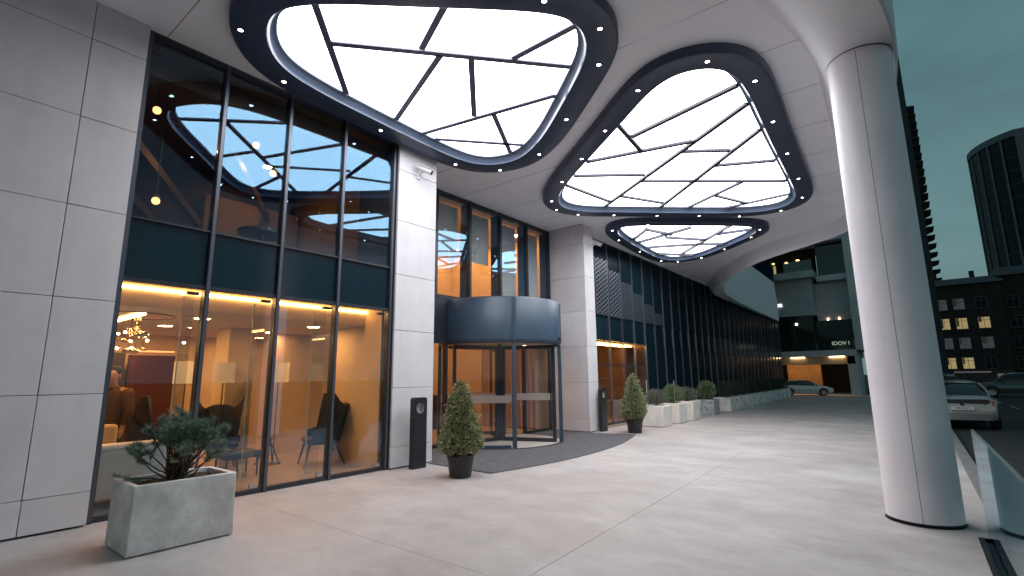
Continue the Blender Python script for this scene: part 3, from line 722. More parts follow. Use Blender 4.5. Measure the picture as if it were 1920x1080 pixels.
# upper floor seen through the top panes: roof beams and hanging lamps
M_beam = mat('roof_beam', (.16, .085, .045), .4, metal=.3)
for i, (p, q) in enumerate((((-8.3,1.0,5.95),(-11.6,3.9,4.9)), ((-8.5,.6,5.5),(-11.8,3.6,4.4)), ((-9.0,.5,5.2),(-11.8,2.9,4.1)), ((-8.2,2.6,6.05),(-11.9,5.6,5.3)), ((-11.6,.8,5.7),(-8.6,3.2,5.9)))):
    tag(MB().bar(p, q, .09, .16).build('roof_beam', M_beam), 'slanting brown steel beam under the upper floor ceiling', 'beam', 'upper floor beams')
def pendant(x, y, z, label, r=.06, s=3.2):
    t = thing('pendant_lamp', label, 'lamp', (x, y, 6.19), 'upper floor pendant lamps')
    MB().tube([(x,y,6.19),(x,y,z+r)], .008, 6).build('cable', M_black, t)
    MB().lathe([(.02,z+r+.05),(.05,z+r+.03),(.055,z+r-.01)], (x,y), 14, cap=False).build('cap', M_beam, t, smooth=True)
    MB().ell((x,y,z), (r,r,r)).build('globe', emis('pendant_globe', (1,.5,.16), s), t, smooth=True)
pendant(-9.0,2.28,5.86,'warm globe lamp highest at the left of the upper window')
pendant(-9.2,2.46,4.44,'warm globe lamp low beside the stone wall in the upper window', .06)
pendant(-9.0,3.84,5.85,'globe lamp in the second upper pane from the left')
pendant(-9.2,4.28,5.5,'globe lamp hanging lowest in the second upper pane')
o = tag(MB().box((-11.9,4.0,3.61),(-11.6,6.1,5.6)).build('amber_wall', mat('amber_plaster', (.30,.19,.10), .7)), 'amber lit wall panel on the upper floor', 'wall')
tb = thing('upper_table', 'dark round table with chair back seen in the second upper pane', 'table', (-9.4,4.25,3.6))
MB().lathe([(.03,4.30),(.42,4.30),(.42,4.36),(.03,4.36)], (-9.4,4.25), 28).build('table_top', M_black, tb)
MB().tube([(-9.4,4.25,3.61),(-9.4,4.25,4.3)], .05, 10).build('pedestal', M_black, tb)
MB().lathe([(.3,3.605),(.3,3.63),(.06,3.66)], (-9.4,4.25), 24).build('foot', M_black, tb)
for x, y in ((-10.6,1.6),(-10.6,4.8)): downlight(x, y, 6.2, 'small recessed warm downlight in the upper lounge ceiling', .09, emis('upper_downlight', (1,.5,.18), 130), 'upper lounge downlights')

# furniture: wing chairs
M_leather = mat('black_leather', (.012, .012, .015), .45, bump=.05)
M_leg = mat('dark_wood', (.03, .02, .016), .5)
def wing_chair():
    t = thing('wing_chair', '', 'chair', group='black wing chairs in the lobby')
    MB().loft([[(-.30,-.28,.40),(.30,-.28,.40),(.27,.26,.38),(-.27,.26,.38)], [(-.33,-.31,.47),(.33,-.31,.47),(.29,.28,.44),(-.29,.28,.44)], [(-.31,-.29,.52),(.31,-.29,.52),(.27,.27,.49),(-.27,.27,.49)]]).build('seat', M_leather, t, bevel=.03)
    lo = []
    for j in range(13):
        u = -1+2*j/12; a = abs(u)
        x = .36*u; yb = .30-.20*max(0,a-.55)/.45*1.6
        top = 1.12+.03*(1-a)+.20*max(0,(a-.72)/.28)**1.5-.05*math.exp(-((a-.62)/.15)**2)
        xo = x*(1+.12*max(0,(a-.5)))
        lo.append([(x*.82, yb-.05, .46), (x*.82, yb+.02, .44), (xo, yb+.17, top), (xo, yb+.10, top-.01)])
    MB().loft(lo).build('backrest', M_leather, t, smooth=True)
    for s in (-1, 1):
        MB().loft([[(s*.30,-.22,.50),(s*.34,-.22,.50),(s*.34,-.22,.62),(s*.30,-.22,.62)], [(s*.30,.05,.5),(s*.35,.05,.5),(s*.36,.05,.70),(s*.31,.05,.70)], [(s*.28,.27,.5),(s*.32,.27,.5),(s*.35,.32,.95),(s*.31,.32,.95)]]).build('armrest', M_leather, t, smooth=True)
        MB().tube([(s*.26,-.24,.41),(s*.33,-.33,.0)], [.026,.014], 8).build('leg', M_leg, t, smooth=True)
        MB().tube([(s*.24,.22,.40),(s*.31,.40,.0)], [.026,.014], 8).build('leg', M_leg, t, smooth=True)
    return t
wc = wing_chair()
spots = [(-9.05,5.50,-20,'black wing chair at the right end of the lobby window'), (-9.95,4.02,70,'black wing chair behind the pine shrub, in the second pane'), (-11.2,3.35,160,'black wing chair deep in the lobby next to the lit floor lamp')]
for i, (x, y, a, lb) in enumerate(spots):
    o = wc if i == 0 else copy_tree(wc)
    o.location = (x, y, .006); o.rotation_euler = (0,0,R_(a)); o['label'] = lb
ot = thing('footstool', 'low black footstool on the lobby floor behind the concrete planter', 'footstool', (-9.2,4.05,.006))
MB().box((-9.45,3.75,.30),(-8.95,4.35,.42)).build('cushion', M_leather, ot, bevel=.03)
for sx in (-9.40,-9.0):
    for sy in (3.8,4.3): MB().tube([(sx,sy,.30),(sx,sy,.006)], [.02,.014], 8).build('leg', M_leg, ot)
st_ = thing('side_table', 'small round glass table on splayed legs between the wing chairs', 'table', (-10.0,5.0,.006))
MB().lathe([(.002,.50),(.26,.50),(.26,.515),(.002,.516)], (-10.0,5.0), 28).build('table_top', M_dglass, st_)
for k in range(3):
    a = R_(120*k+20); MB().tube([(-10.0-.05*math.cos(a),5.0-.05*math.sin(a),.5),(-10+.26*math.cos(a),5+.26*math.sin(a),.006)], .012, 6).build('leg', M_leg, st_)
def floor_lamp(x, y, lb, s):
    t = thing('floor_lamp', lb, 'lamp', (x, y, .006), 'floor lamps in the lobby')
    MB().lathe([(.002,.006),(.15,.006),(.15,.02),(.02,.035)], (x,y), 24).build('base', M_framel, t)
    MB().tube([(x,y,.03),(x,y,1.66)], .012, 8).build('pole', M_framel, t)
    MB().lathe([(.19,1.55),(.19,1.93)], (x,y), 28, cap=False).build('lamp_shade', mat('lamp_shade'+str(s), (.42,.32,.2), .8, emit=(1,.62,.25), estr=s), t, smooth=True)
floor_lamp(-10.0,3.42,'floor lamp with lit drum shade left of the second mullion',.45)
floor_lamp(-9.9,5.02,'floor lamp with drum shade near the middle of the third pane',.28)
floor_lamp(-10.2,4.12,'floor lamp standing in for a reflected drum shade before the beige pillar',.2)  # stands in for the faint reflection of a shade in the glass
M_sofa = mat('white_upholstery', (.66,.62,.57), .85, bump=.1, bscale=120)
sf = thing('sofa', 'white sofa with its back to the window, behind the concrete planter', 'sofa', (-8.5,1.6,.006))
MB().box((-8.42,.75,.10),(-8.16,2.66,.80)).build('backrest', M_sofa, sf, bevel=.05, segs=3)
MB().box((-9.15,.75,.10),(-8.43,2.66,.42)).build('seat', M_sofa, sf, bevel=.04, segs=3)
MB().box((-9.12,2.44,.425),(-8.43,2.66,.62)).build('armrest', M_sofa, sf, bevel=.04, segs=3)
for x in (-9.08,-8.24):
    for y in (.85,2.55): MB().tube([(x,y,.10),(x,y,.006)], .022, 8).build('foot', M_leg, sf)
ac = thing('armchair', 'beige armchair beyond the sofa, in front of the standing man', 'armchair', (-9.75,2.28,.006))
M_beige = mat('beige_upholstery', (.60,.42,.22), .85)
MB().box((-9.42,1.98,.12),(-9.25,2.36,.98)).build('backrest', M_beige, ac, bevel=.05, segs=3)
MB().box((-9.78,1.98,.12),(-9.43,2.36,.45)).build('seat', M_beige, ac, bevel=.04)
for x in (-9.74,-9.3):
    for y in (2.03,2.31): MB().tube([(x,y,.12),(x,y,.006)], .02, 8).build('leg', M_leg, ac)
# chandelier of metallic drops under a round dark recess
ch = thing('chandelier', 'metallic droplet chandelier under a round dark ceiling recess', 'chandelier', (-9.5,2.42,2.61))
MB().lathe([(.002,2.612),(.55,2.612),(.58,2.605),(.58,2.619)], (-9.5,2.42), 40, cap=False).build('ceiling_recess', mat('bronze_mirror', (.10,.06,.035), .15, metal=.9), ch)
M_chrome = mat('gold_chrome', (.9,.65,.35), .08, metal=1)
random.seed(11)
for k in range(16):
    a = ru(0,6.28); r = ru(.02,.26); z = ru(2.05,2.42); x, y = -9.5+r*math.cos(a), 2.42+r*math.sin(a)
    d_ = MB().ell((x,y,z), (ru(.03,.09),ru(.03,.09),ru(.02,.05)), 10, 6).build('droplet', M_chrome, ch, smooth=True)
    MB().tube([(x,y,z),(-9.5+.1*math.cos(a),2.42+.1*math.sin(a),2.61)], .004, 5).build('wire', M_chrome, d_)
for k in range(9):
    a = 6.28*k/9; r = .15+.12*(k % 2); x, y, z = -9.5+r*math.cos(a), 2.42+r*math.sin(a), 2.10+.12*(k % 3)
    MB().ell((x,y,z), (.02,.02,.02), 8, 5).build('bulb', emis('chandelier_bulb', (1,.7,.35), 60), ch, smooth=True)

# the standing man in the lobby
def person():
    P = [ # name, pos, radius, parent  (local: +y is where he faces)
     ('pelvis',(0,0,.95),(.16,.12),None), ('belly',(0,.01,1.12),(.155,.115),'pelvis'), ('chest',(0,0,1.32),(.185,.125),'belly'), ('neck0',(0,-.01,1.49),(.075,.07),'chest'), ('neck',(0,.01,1.55),(.055,.058),'neck0'),
     ('chin',(0,.03,1.61),(.062,.075),'neck'), ('face',(0,.03,1.68),(.074,.092),'chin'), ('brow',(0,.02,1.74),(.074,.09),'face'), ('crown',(0,.01,1.79),(.05,.06),'brow'), ('nose',(0,.125,1.675),(.013,.013),'face'),
     ('shl',(-.19,0,1.43),(.075,.075),'chest'), ('ell',(-.27,.04,1.15),(.052,.052),'shl'), ('wrl',(-.24,.10,.91),(.036,.036),'ell'), ('hal',(-.235,.13,.83),(.04,.025),'wrl'),
     ('shr',(.19,0,1.43),(.075,.075),'chest'), ('elr',(.26,.13,1.20),(.052,.052),'shr'), ('wrr',(.09,.25,1.44),(.036,.036),'elr'), ('har',(.04,.21,1.54),(.035,.03),'wrr'),
     ('hl',(-.10,0,.88),(.105,.105),'pelvis'), ('kl',(-.11,.02,.49),(.068,.068),'hl'), ('al',(-.12,-.02,.09),(.045,.045),'kl'), ('fl',(-.13,.15,.035),(.038,.03),'al'),
     ('hr',(.10,0,.88),(.105,.105),'pelvis'), ('kr',(.11,.02,.49),(.068,.068),'hr'), ('ar',(.12,-.02,.09),(.045,.045),'kr'), ('fr',(.13,.15,.035),(.038,.03),'ar')]
    for side, hp in (('l',(-.235,.13,.83)), ('r',(.04,.21,1.54))):
        for k in range(4):
            if side == 'l':
                b = (hp[0], hp[1]-.02+k*.016, hp[2]-.05); t_ = (hp[0]+.015, hp[1]-.015+k*.016, hp[2]-.10+abs(k-1.4)*.008)
            else:
                b = (hp[0]-.02, hp[1]-.015+k*.014, hp[2]+.04); t_ = (hp[0]-.05, hp[1]-.035+k*.014, hp[2]+.065-abs(k-1.4)*.006)
            P += [('f%s%da'%(side,k), b, (.0095,.0095), 'ha'+side), ('f%s%db'%(side,k), t_, (.008,.008), 'f%s%da'%(side,k))]
        P += [('t%s'%side, (hp[0]+.03, hp[1]+.04, hp[2]), (.011,.011), 'ha'+side)]
    idx = {p[0]: i for i, p in enumerate(P)}
    me = bpy.data.meshes.new('person'); me.from_pydata([p[1] for p in P], [(idx[p[3]], i) for i, p in enumerate(P) if p[3]], [])
    return P, me, idx
P, me, idx = person()
pe = thing('person', 'man in a brown jacket standing in the lobby, hand raised to his mouth', 'person', (-9.85,2.37,.006), None, R_(-128))
M_skin = mat('skin', (.42,.24,.15), .55)
bo = bpy.data.objects.new('body', me); COL.objects.link(bo); bo.parent = pe; me.materials.append(M_skin)
sm = bo.modifiers.new('skin', 'SKIN'); sm.use_smooth_shade = True
for i, p in enumerate(P):
    sv = me.skin_vertices[0].data[i]; sv.radius = p[2]; sv.use_root = (i == 0)
sb = bo.modifiers.new('sub', 'SUBSURF'); sb.levels = 1; sb.render_levels = 2
def garment(name, prof, m, arms=(), pn=20):
    b = MB(); lo = []
    for (x, y, z, rx, ry) in prof: lo.append([(x+rx*math.cos(2*math.pi*j/pn), y+ry*math.sin(2*math.pi*j/pn), z) for j in range(pn)])
    b.loft(lo, cap=False)
    for pts, rr in arms: b.tube(pts, rr, 12, cap=False)
    o = b.build(name, m, None, smooth=True); o.parent = pe
    o.modifiers.new('t', 'SOLIDIFY').thickness = .008
    return o
garment('jacket', [(0,0,.80,.225,.165),(0,0,.95,.215,.16),(0,.005,1.12,.20,.15),(0,0,1.30,.225,.16),(0,0,1.42,.215,.14),(0,0,1.49,.12,.10),(0,0,1.53,.085,.085)], mat('brown_jacket', (.085,.042,.02), .8, var=.2, vscale=9),
    [([(-.17,0,1.44),(-.22,.01,1.36),(-.275,.04,1.15),(-.245,.095,.93)], [.10,.095,.075,.06]), ([(.17,0,1.44),(.22,.05,1.35),(.265,.13,1.20),(.19,.19,1.31),(.105,.24,1.42)], [.10,.095,.08,.07,.055])])
garment('trousers', [(0,0,.86,.185,.14),(0,0,.96,.185,.14),(0,0,1.0,.18,.14)], mat('dark_trousers', (.025,.025,.03), .8), [([(-.10,0,.90),(-.11,.02,.49),(-.12,-.01,.07)], [.125,.085,.07]), ([(.10,0,.90),(.11,.02,.49),(.12,-.01,.07)], [.125,.085,.07])])
hb = MB(); hb.ell((0,-.012,1.755), (.088,.105,.085), 16, 9)
hr = hb.build('hair', mat('dark_hair', (.02,.013,.01), .6), None, smooth=True); hr.parent = pe
fb = MB()
for s in (-1,1): fb.ell((s*.032,.115,1.712), (.012,.008,.008), 8, 5)
ey_ = fb.build('eyes', mat('eye', (.05,.04,.035), .2), None, smooth=True); ey_.parent = pe
eb = MB()
for s in (-1,1): eb.ell((s*.083,.015,1.685), (.012,.024,.034), 8, 6)
er = eb.build('ears', M_skin, None, smooth=True); er.parent = pe
ms = MB().ell((0,.118,1.632), (.026,.01,.007), 8, 5).build('mouth', mat('lips', (.3,.12,.09), .5), None, smooth=True); ms.parent = pe
sh = MB()
for s in (-1,1): sh.ell((s*.127,.08,.04), (.048,.14,.045), 12, 6)
sh = sh.build('shoes', M_black, None, smooth=True); sh.parent = pe

# ------------------------------------------------------------------ bollards, cameras, carpet-side things
def bollard(x, y, lb):
    t = thing('bollard', lb, 'bollard', (x, y, 0), 'black slab bollards by the stone pillars')
    wd, H_ = .31, 1.25; R0 = .098; zc = 1.06; n = 32
    # slab with a round hole through it: outline to hole
    outer = []
    for j in range(n):
        a = 2*math.pi*j/n; ca, sa = math.cos(a), math.sin(a)
        s = min((wd/2)/max(1e-6,abs(ca)), ((H_-zc) if sa > 0 else (zc-.9))/max(1e-6,abs(sa))); outer.append((ca*s, zc+sa*s))
    inner = [(R0*math.cos(2*math.pi*j/n), zc+R0*math.sin(2*math.pi*j/n)) for j in range(n)]
    b = MB(); th = .055
    lo = [[(x-th, y+p[0], p[1]) for p in outer], [(x+th, y+p[0], p[1]) for p in outer], [(x+th, y+p[0], p[1]) for p in inner], [(x-th, y+p[0], p[1]) for p in inner], [(x-th, y+p[0], p[1]) for p in outer]]
    b.loft(lo, cap=False)
    b.box((x-th, y-wd/2, .0), (x+th, y+wd/2, .9))
    b.build('slab', M_black, t)
    MB().loft([[(x-th*.9, y+p[0]*.985, zc+(p[1]-zc)*.985) for p in inner], [(x+th*.8, y+p[0]*.985, zc+(p[1]-zc)*.985) for p in inner]], cap=False).build('ring_liner', mat('brushed_liner', (.55,.55,.56), .35, metal=.6), t, smooth=True)
    MB().loft([[(x-th*.5, y+p[0]*.97, zc+(p[1]-zc)*.97) for p in inner], [(x-th*.4, y+p[0]*.97, zc+(p[1]-zc)*.97) for p in inner]]).build('lit_wall_disc', mat('lit_wall_white', (.62,.62,.62), .3), t)  # white disc in the hole stands for the lit wall seen through it
bollard(-7.23, 6.34, 'black slab bollard with round hole before the pillar left of the door')
bollard(-7.40, 13.66, 'black slab bollard with round hole before the pillar right of the door')
def cctv(x, y, z, lb, d):
    t = thing('security_camera', lb, 'security camera', (x, y, z), 'white wall cameras')
    M_cw = mat('white_plastic', (.68,.68,.7), .35)
    MB().box((x-.045,y-.05,z-.10),(x-.002,y+.05,z+.02)).build('wall_mount', M_cw, t, bevel=.01)
    MB().tube([(x-.01,y,z-.03),(x+.08,y,z+.02),(x+.12,y,z+.06)], .018, 8).build('arm', M_cw, t, smooth=True)
    a = Vector((x+.06,y-.08*d,z+.12)); b = Vector((x+.30,y+.07*d,z-.02))
    bd = MB().tube([a,b], .05, 14).build('housing', M_cw, t, smooth=True)
    dd = (b-a).normalized(); MB().tube([b+dd*.001,b+dd*.012], .04, 14).build('lens', M_black, bd)
    up = Vector((0,0,.058)); MB().bar(a+up,b+dd*.05+up, .11, .012).build('sun_hood', M_cw, bd)
cctv(-7.47, 6.42, 5.70, 'white security camera on the pillar left of the revolving door', 1)
cctv(-7.53, 13.62, 5.66, 'white security camera on the pillar beside the dark facade', 1)

# ------------------------------------------------------------------ glass balustrade
bx = .385
bt = thing('glass_balustrade', 'frameless glass balustrade standing in a black floor channel at right', 'balustrade', (bx, 3.5, 0))
MB().box((.305,-2.0,-.10),(.345,6.98,.004)).build('channel', M_black, bt)
MB().box((.425,-2.0,-.10),(.465,6.98,.004)).build('channel', M_black, bt)
MB().box((.345,-2.0,-.10),(.425,6.98,-.03)).build('channel', M_black, bt)
yy = [6.97, 5.22, 3.47, 1.72, -.03, -1.78]
for i in range(5):
    p_ = MB().box((bx-.009, yy[i+1]+.006, -.028), (bx+.009, yy[i]-.006, 1.03)).build('glass_panel', M_bglass, bt)
    MB().box((bx-.0095, yy[i+1]+.006, 1.0305), (bx+.0095, yy[i]-.006, 1.036)).build('polished_edge', M_baledge, p_)

# ------------------------------------------------------------------ planters and plants
def leafcloud(b, pts, size, ratio=.5, up=.3):
    for p, nrm in pts:
        d = (Vector((ru(-1,1),ru(-1,1),ru(-1,1)))+Vector(nrm)*1.2+Vector((0,0,up))).normalized()
        s = d.cross(Vector((ru(-1,1),ru(-1,1),ru(-1,1)))).normalized(); l = size*ru(.6,1.3); w_ = l*ratio*.5
        p = Vector(p); b.add([p, p+d*l*.5+s*w_, p+d*l, p+d*l*.5-s*w_], [(0,1,2,3)])
# big concrete trough
t = thing('concrete_planter', 'large weathered concrete trough planter in front of the lobby window', 'planter', (-6.16,2.11,0))
def trough(t, x0, x1, y0, y1, h, m, wall=.05, taper=.0, bev=.008, z0=.012):
    b = MB()
    o0 = [(x0+taper,y0+taper),(x1-taper,y0+taper),(x1-taper,y1-taper),(x0+taper,y1-taper)]; o1 = [(x0,y0),(x1,y0),(x1,y1),(x0,y1)]
    i1 = [(x0+wall,y0+wall),(x1-wall,y0+wall),(x1-wall,y1-wall),(x0+wall,y1-wall)]
    b.loft([[(x,y,z0) for x,y in o0],[(x,y,h) for x,y in o1],[(x,y,h) for x,y in i1],[(x,y,h-.12) for x,y in i1]], cap=True)
    o = b.build('box', m, t, bevel=bev)
    sb = MB(); n = 10; vs = []
    for i in range(n+1):
        for j in range(n+1): vs.append((x0+wall+(x1-x0-2*wall)*i/n, y0+wall+(y1-y0-2*wall)*j/n, h-.055+ru(-.012,.018)))
    sb.add(vs, [(i*(n+1)+j, (i+1)*(n+1)+j, (i+1)*(n+1)+j+1, i*(n+1)+j+1) for i in range(n) for j in range(n)])
    sb.build('soil', M_soil, t)
    if z0 > .005: MB().box((x0+.06+taper,y0+.06+taper,0),(x1-.06-taper,y1-.06-taper,z0-.001)).build('foot', M_groove, t)
trough(t, -6.48, -5.83, 1.66, 2.57, .63, M_plant, taper=-.01)
# pine shrub
random.seed(5)
ps = thing('pine_shrub', 'bushy green pine shrub with bare stems growing in the concrete trough', 'shrub', (-6.15,2.12,.57))
stm = MB(); ndl = MB(); tips = []
for k in range(46):
    a = ru(0,6.28); el = R_(ru(14,88)); rr_ = ru(.80,1.02)
    b0 = Vector((-6.15+ru(-.06,.06), 2.12+ru(-.09,.09), .57)); e0 = Vector((-6.15,2.12,.62))+Vector((.46*math.cos(el)*math.cos(a), .50*math.cos(el)*math.sin(a), .12+.50*math.sin(el)))*rr_
    m0 = b0+(e0-b0)*.5+Vector((ru(-.05,.05), ru(-.05,.05), -.03))
    c_ = [b0, b0+(m0-b0)*.55+Vector((ru(-.03,.03),ru(-.03,.03),0)), m0, e0]
    stm.tube(c_, [.012,.010,.007,.004], 5)
    tips.append((e0, (e0-m0).normalized()))
    for q in range(7):
        f_ = ru(.35,1.0); p = m0+(e0-m0)*f_; dv = ((e0-b0).normalized()*.6+Vector((ru(-1,1),ru(-1,1),ru(-.2,.9)))).normalized(); e1 = p+dv*ru(.05,.13)
        stm.tube([p, e1], [.004,.002], 4); tips.append((e1, dv))
# one low branch trailing to the left over the rim
c_ = [Vector((-6.15,2.05,.58)), Vector((-6.12,1.88,.64)), Vector((-6.08,1.72,.66)), Vector((-6.05,1.56,.72))]
stm.tube(c_, [.008,.007,.005,.003], 5)
low = [(c_[3], Vector((0,-1,.4)).normalized()), (c_[2], Vector((.1,-1,.2)).normalized()), ((c_[2]+c_[3])*.5, Vector((0,-1,.5)).normalized())]
for tp, dv in tips + low:
    n_ = 70
    for q in range(n_):
        base_ = tp-dv*ru(0,.07); d = (dv*ru(.4,1.2)+Vector((ru(-1,1),ru(-1,1),ru(-.7,1)))*.9).normalized(); l = ru(.04,.075)
        s = d.cross(Vector((ru(-1,1),ru(-1,1),ru(-1,1)))).normalized()*.003
        ndl.add([base_-s, base_+s, base_+d*l], [(0,1,2)])
stm.build('stems', M_wood, ps, smooth=True); ndl.build('needles', M_pine, ps)
# cone shrubs in round pots
def cone_shrub(x, y, s, lb, lbp, seed):
    random.seed(seed)
    t = thing('flower_pot', lbp, 'pot', (x, y, 0), 'round black flower pots')
    r = .215*s; h = .345*s
    MB().lathe([(r*.80,.004),(r*.84,.02),(r*.99,h-.05),(r*1.04,h-.045),(r*1.05,h),(r*.98,h),(r*.96,h-.05),(.02,h-.05)], (x,y), 40, cap=False).build('pot', M_pot, t, smooth=True)
    MB().lathe([(.001,h-.03),(r*.965,h-.035)], (x,y), 24, cap=False).build('soil', M_soil, t)
    t = thing('cone_shrub', lb, 'shrub', (x, y, h-.03), 'clipped cone shrubs')
    MB().tube([(x,y,h-.03),(x+.01,y,h+.35),(x,y+.01,h+.9*s)], [.03,.022,.01], 8).build('trunk', M_wood, t, smooth=True)
    H0, H1 = h+.02, 1.53*s
    def rad(u):  # u 0 bottom .. 1 top
        return (.35*s)*(min(1, .62+u*3.2) if u < .13 else 1)*((1-u)**.66*.97+.04)*(1.0)
    ic = MB(); ol = MB()
    lo = []
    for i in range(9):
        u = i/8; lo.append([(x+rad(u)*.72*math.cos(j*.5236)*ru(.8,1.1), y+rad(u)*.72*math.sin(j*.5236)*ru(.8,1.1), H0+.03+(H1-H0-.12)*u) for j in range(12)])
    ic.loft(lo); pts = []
    lump = [(ru(0,6.28), ru(0,1), ru(-.12,.16)) for _ in range(60)]
    for k in range(1500):
        u = 1-math.sqrt(rnd()) if rnd() < .75 else rnd(); a = ru(0,6.28)
        bmp = sum(w_*math.exp(-((math.remainder(a-la,6.283)*2.2)**2+((u-lu)*9)**2)) for la, lu, w_ in lump)
        rr = rad(u)*ru(.82,1.04)*(1+bmp); z = H0+(H1-H0)*u+ru(-.02,.02)
        nrm = Vector((math.cos(a), math.sin(a), .55)); c = Vector((x+rr*math.cos(a), y+rr*math.sin(a), z))
        if k % 22 == 0: c = c+Vector((math.cos(a), math.sin(a), .7))*ru(.02,.06)*s
        for q in range(9): pts.append((c+Vector((ru(-1,1),ru(-1,1),ru(-1,1)))*.026*s, nrm))
    leafcloud(ol, pts, .034*s, .55, .35)
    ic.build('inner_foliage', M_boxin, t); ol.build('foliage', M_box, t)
cone_shrub(-6.04, 6.22, 1.0, 'clipped cone shrub in black pot, nearest, left of the door', 'round black pot of the nearest cone shrub, left of the door', 21)
cone_shrub(-6.46, 13.78, 1.07, 'clipped cone shrub in black pot between carpet tip and white planters', 'round black pot between carpet tip and first white planter', 22)
# planter row
py = [15.98, 17.42, 18.98, 21.62, 24.6, 26.4, 28.2, 30.0, 31.8, 33.6, 35.4, 37.2, 39.0, 40.8]
pn_ = ['first white cube planter from the cone shrub', 'second white cube planter from the cone shrub', 'third white cube planter from the cone shrub', 'mottled grey cube planter, fourth in the row', 'pale planter fifth in the row along the dark facade', 'pale planter sixth in the row along the dark facade',
  'pale planter seventh in the row along the dark facade','pale planter eighth in the row along the dark facade','pale planter ninth in the row along the dark facade','pale planter tenth in the row along the dark facade','pale planter eleventh in the row along the dark facade','pale planter twelfth in the row along the dark facade','second to last pale planter at the far end of the row','last pale planter at the far end, next to the white car']
sn_ = ['wispy grey green shrub in the first white planter', 'round leafy shrub in the second white planter', 'low wispy shrub in the third white planter', 'round fresh green shrub in the mottled grey planter']
def ball(c, r, n, size, m, t, ratio=.35, flat=1., up=.4, inner=True, wisp=0):
    b = MB(); pts = []
    for k in range(n):
        d = Vector((random.gauss(0,1),random.gauss(0,1),random.gauss(0,1))).normalized()
        q = Vector(c)+Vector((d.x*r, d.y*r, d.z*r*flat))*(ru(.25,1.04)**.5)
        pts.append((q, (d.x, d.y, d.z+wisp)))
    leafcloud(b, pts, size, ratio, up); b.build('foliage', m, t)
def stems(c, z0, r, n, t, top):
    b = MB()
    for k in range(n):
        a = ru(0,6.28); q = ru(.1,.8)*r
        b.tube([(c[0]+.03*math.cos(a), c[1]+.03*math.sin(a), z0), (c[0]+q*math.cos(a)*.6, c[1]+q*math.sin(a)*.6, (z0+top)/2), (c[0]+q*math.cos(a), c[1]+q*math.sin(a), top)], [.01,.007,.003], 5)
    b.build('stems', M_wood, t)
for i, y in enumerate(py):
    random.seed(40+i)
    xr = -6.32 - max(0, y-17)*.036; s_ = .70 if i < 3 else .74; h_ = (.66,.665,.67,.62)[i] if i < 4 else .6
    x0, x1 = xr-s_*(1.12 if i == 0 else 1), xr
    t = thing('square_planter', pn_[i], 'planter', ((x0+x1)/2, y, 0), 'square planters along the dark facade')
    dl = .42 if i < 4 else .6
    trough(t, x0, x1, y-dl, y+dl*.9, h_, M_plantw if i < 3 else (M_plantg if i == 3 else M_plant), wall=.045, taper=.03 if i < 3 else .0, bev=.03 if i < 3 else .01, z0=.004)
    c = ((x0+x1)/2, y)
    lb = sn_[i] if i < 4 else 'dark shrub in the %s planter of the row' % ['fifth','sixth','seventh','eighth','ninth','tenth','eleventh','twelfth','second to last','last'][i-4]
    t = thing('shrub', lb, 'shrub', (c[0], c[1], h_-.06), 'shrubs in the planter row')
    stems(c, h_-.06, .25, 9, t, h_+.3)
    if i == 0: ball((c[0],c[1],h_+.22), .36, 2600, .06, M_olive, t, .22, .75, .8, wisp=.8)
    elif i == 1: ball((c[0],c[1],h_+.30), .34, 2600, .05, M_fresh, t, .4)
    elif i == 2: ball((c[0],c[1],h_+.22), .38, 2400, .065, M_olive, t, .2, .7, .9, wisp=.8)
    elif i == 3: ball((c[0],c[1],h_+.38), .36, 2400, .07, M_fresh, t, .25)
    else: ball((c[0],c[1],h_+.36), ru(.34,.42), 1100, .08, M_dgreen, t, .4)
for i, (y, hh) in enumerate(((17.0, 1.45), (19.6, 1.40))):
    o = MB().tube([(-7.45,y,0),(-7.45,y,hh)], .012, 6).build('stake', M_finedge)
    tag(o, ('thin pale stake standing behind the second white planter', 'thin pale stake standing behind the third white planter')[i], 'stake')

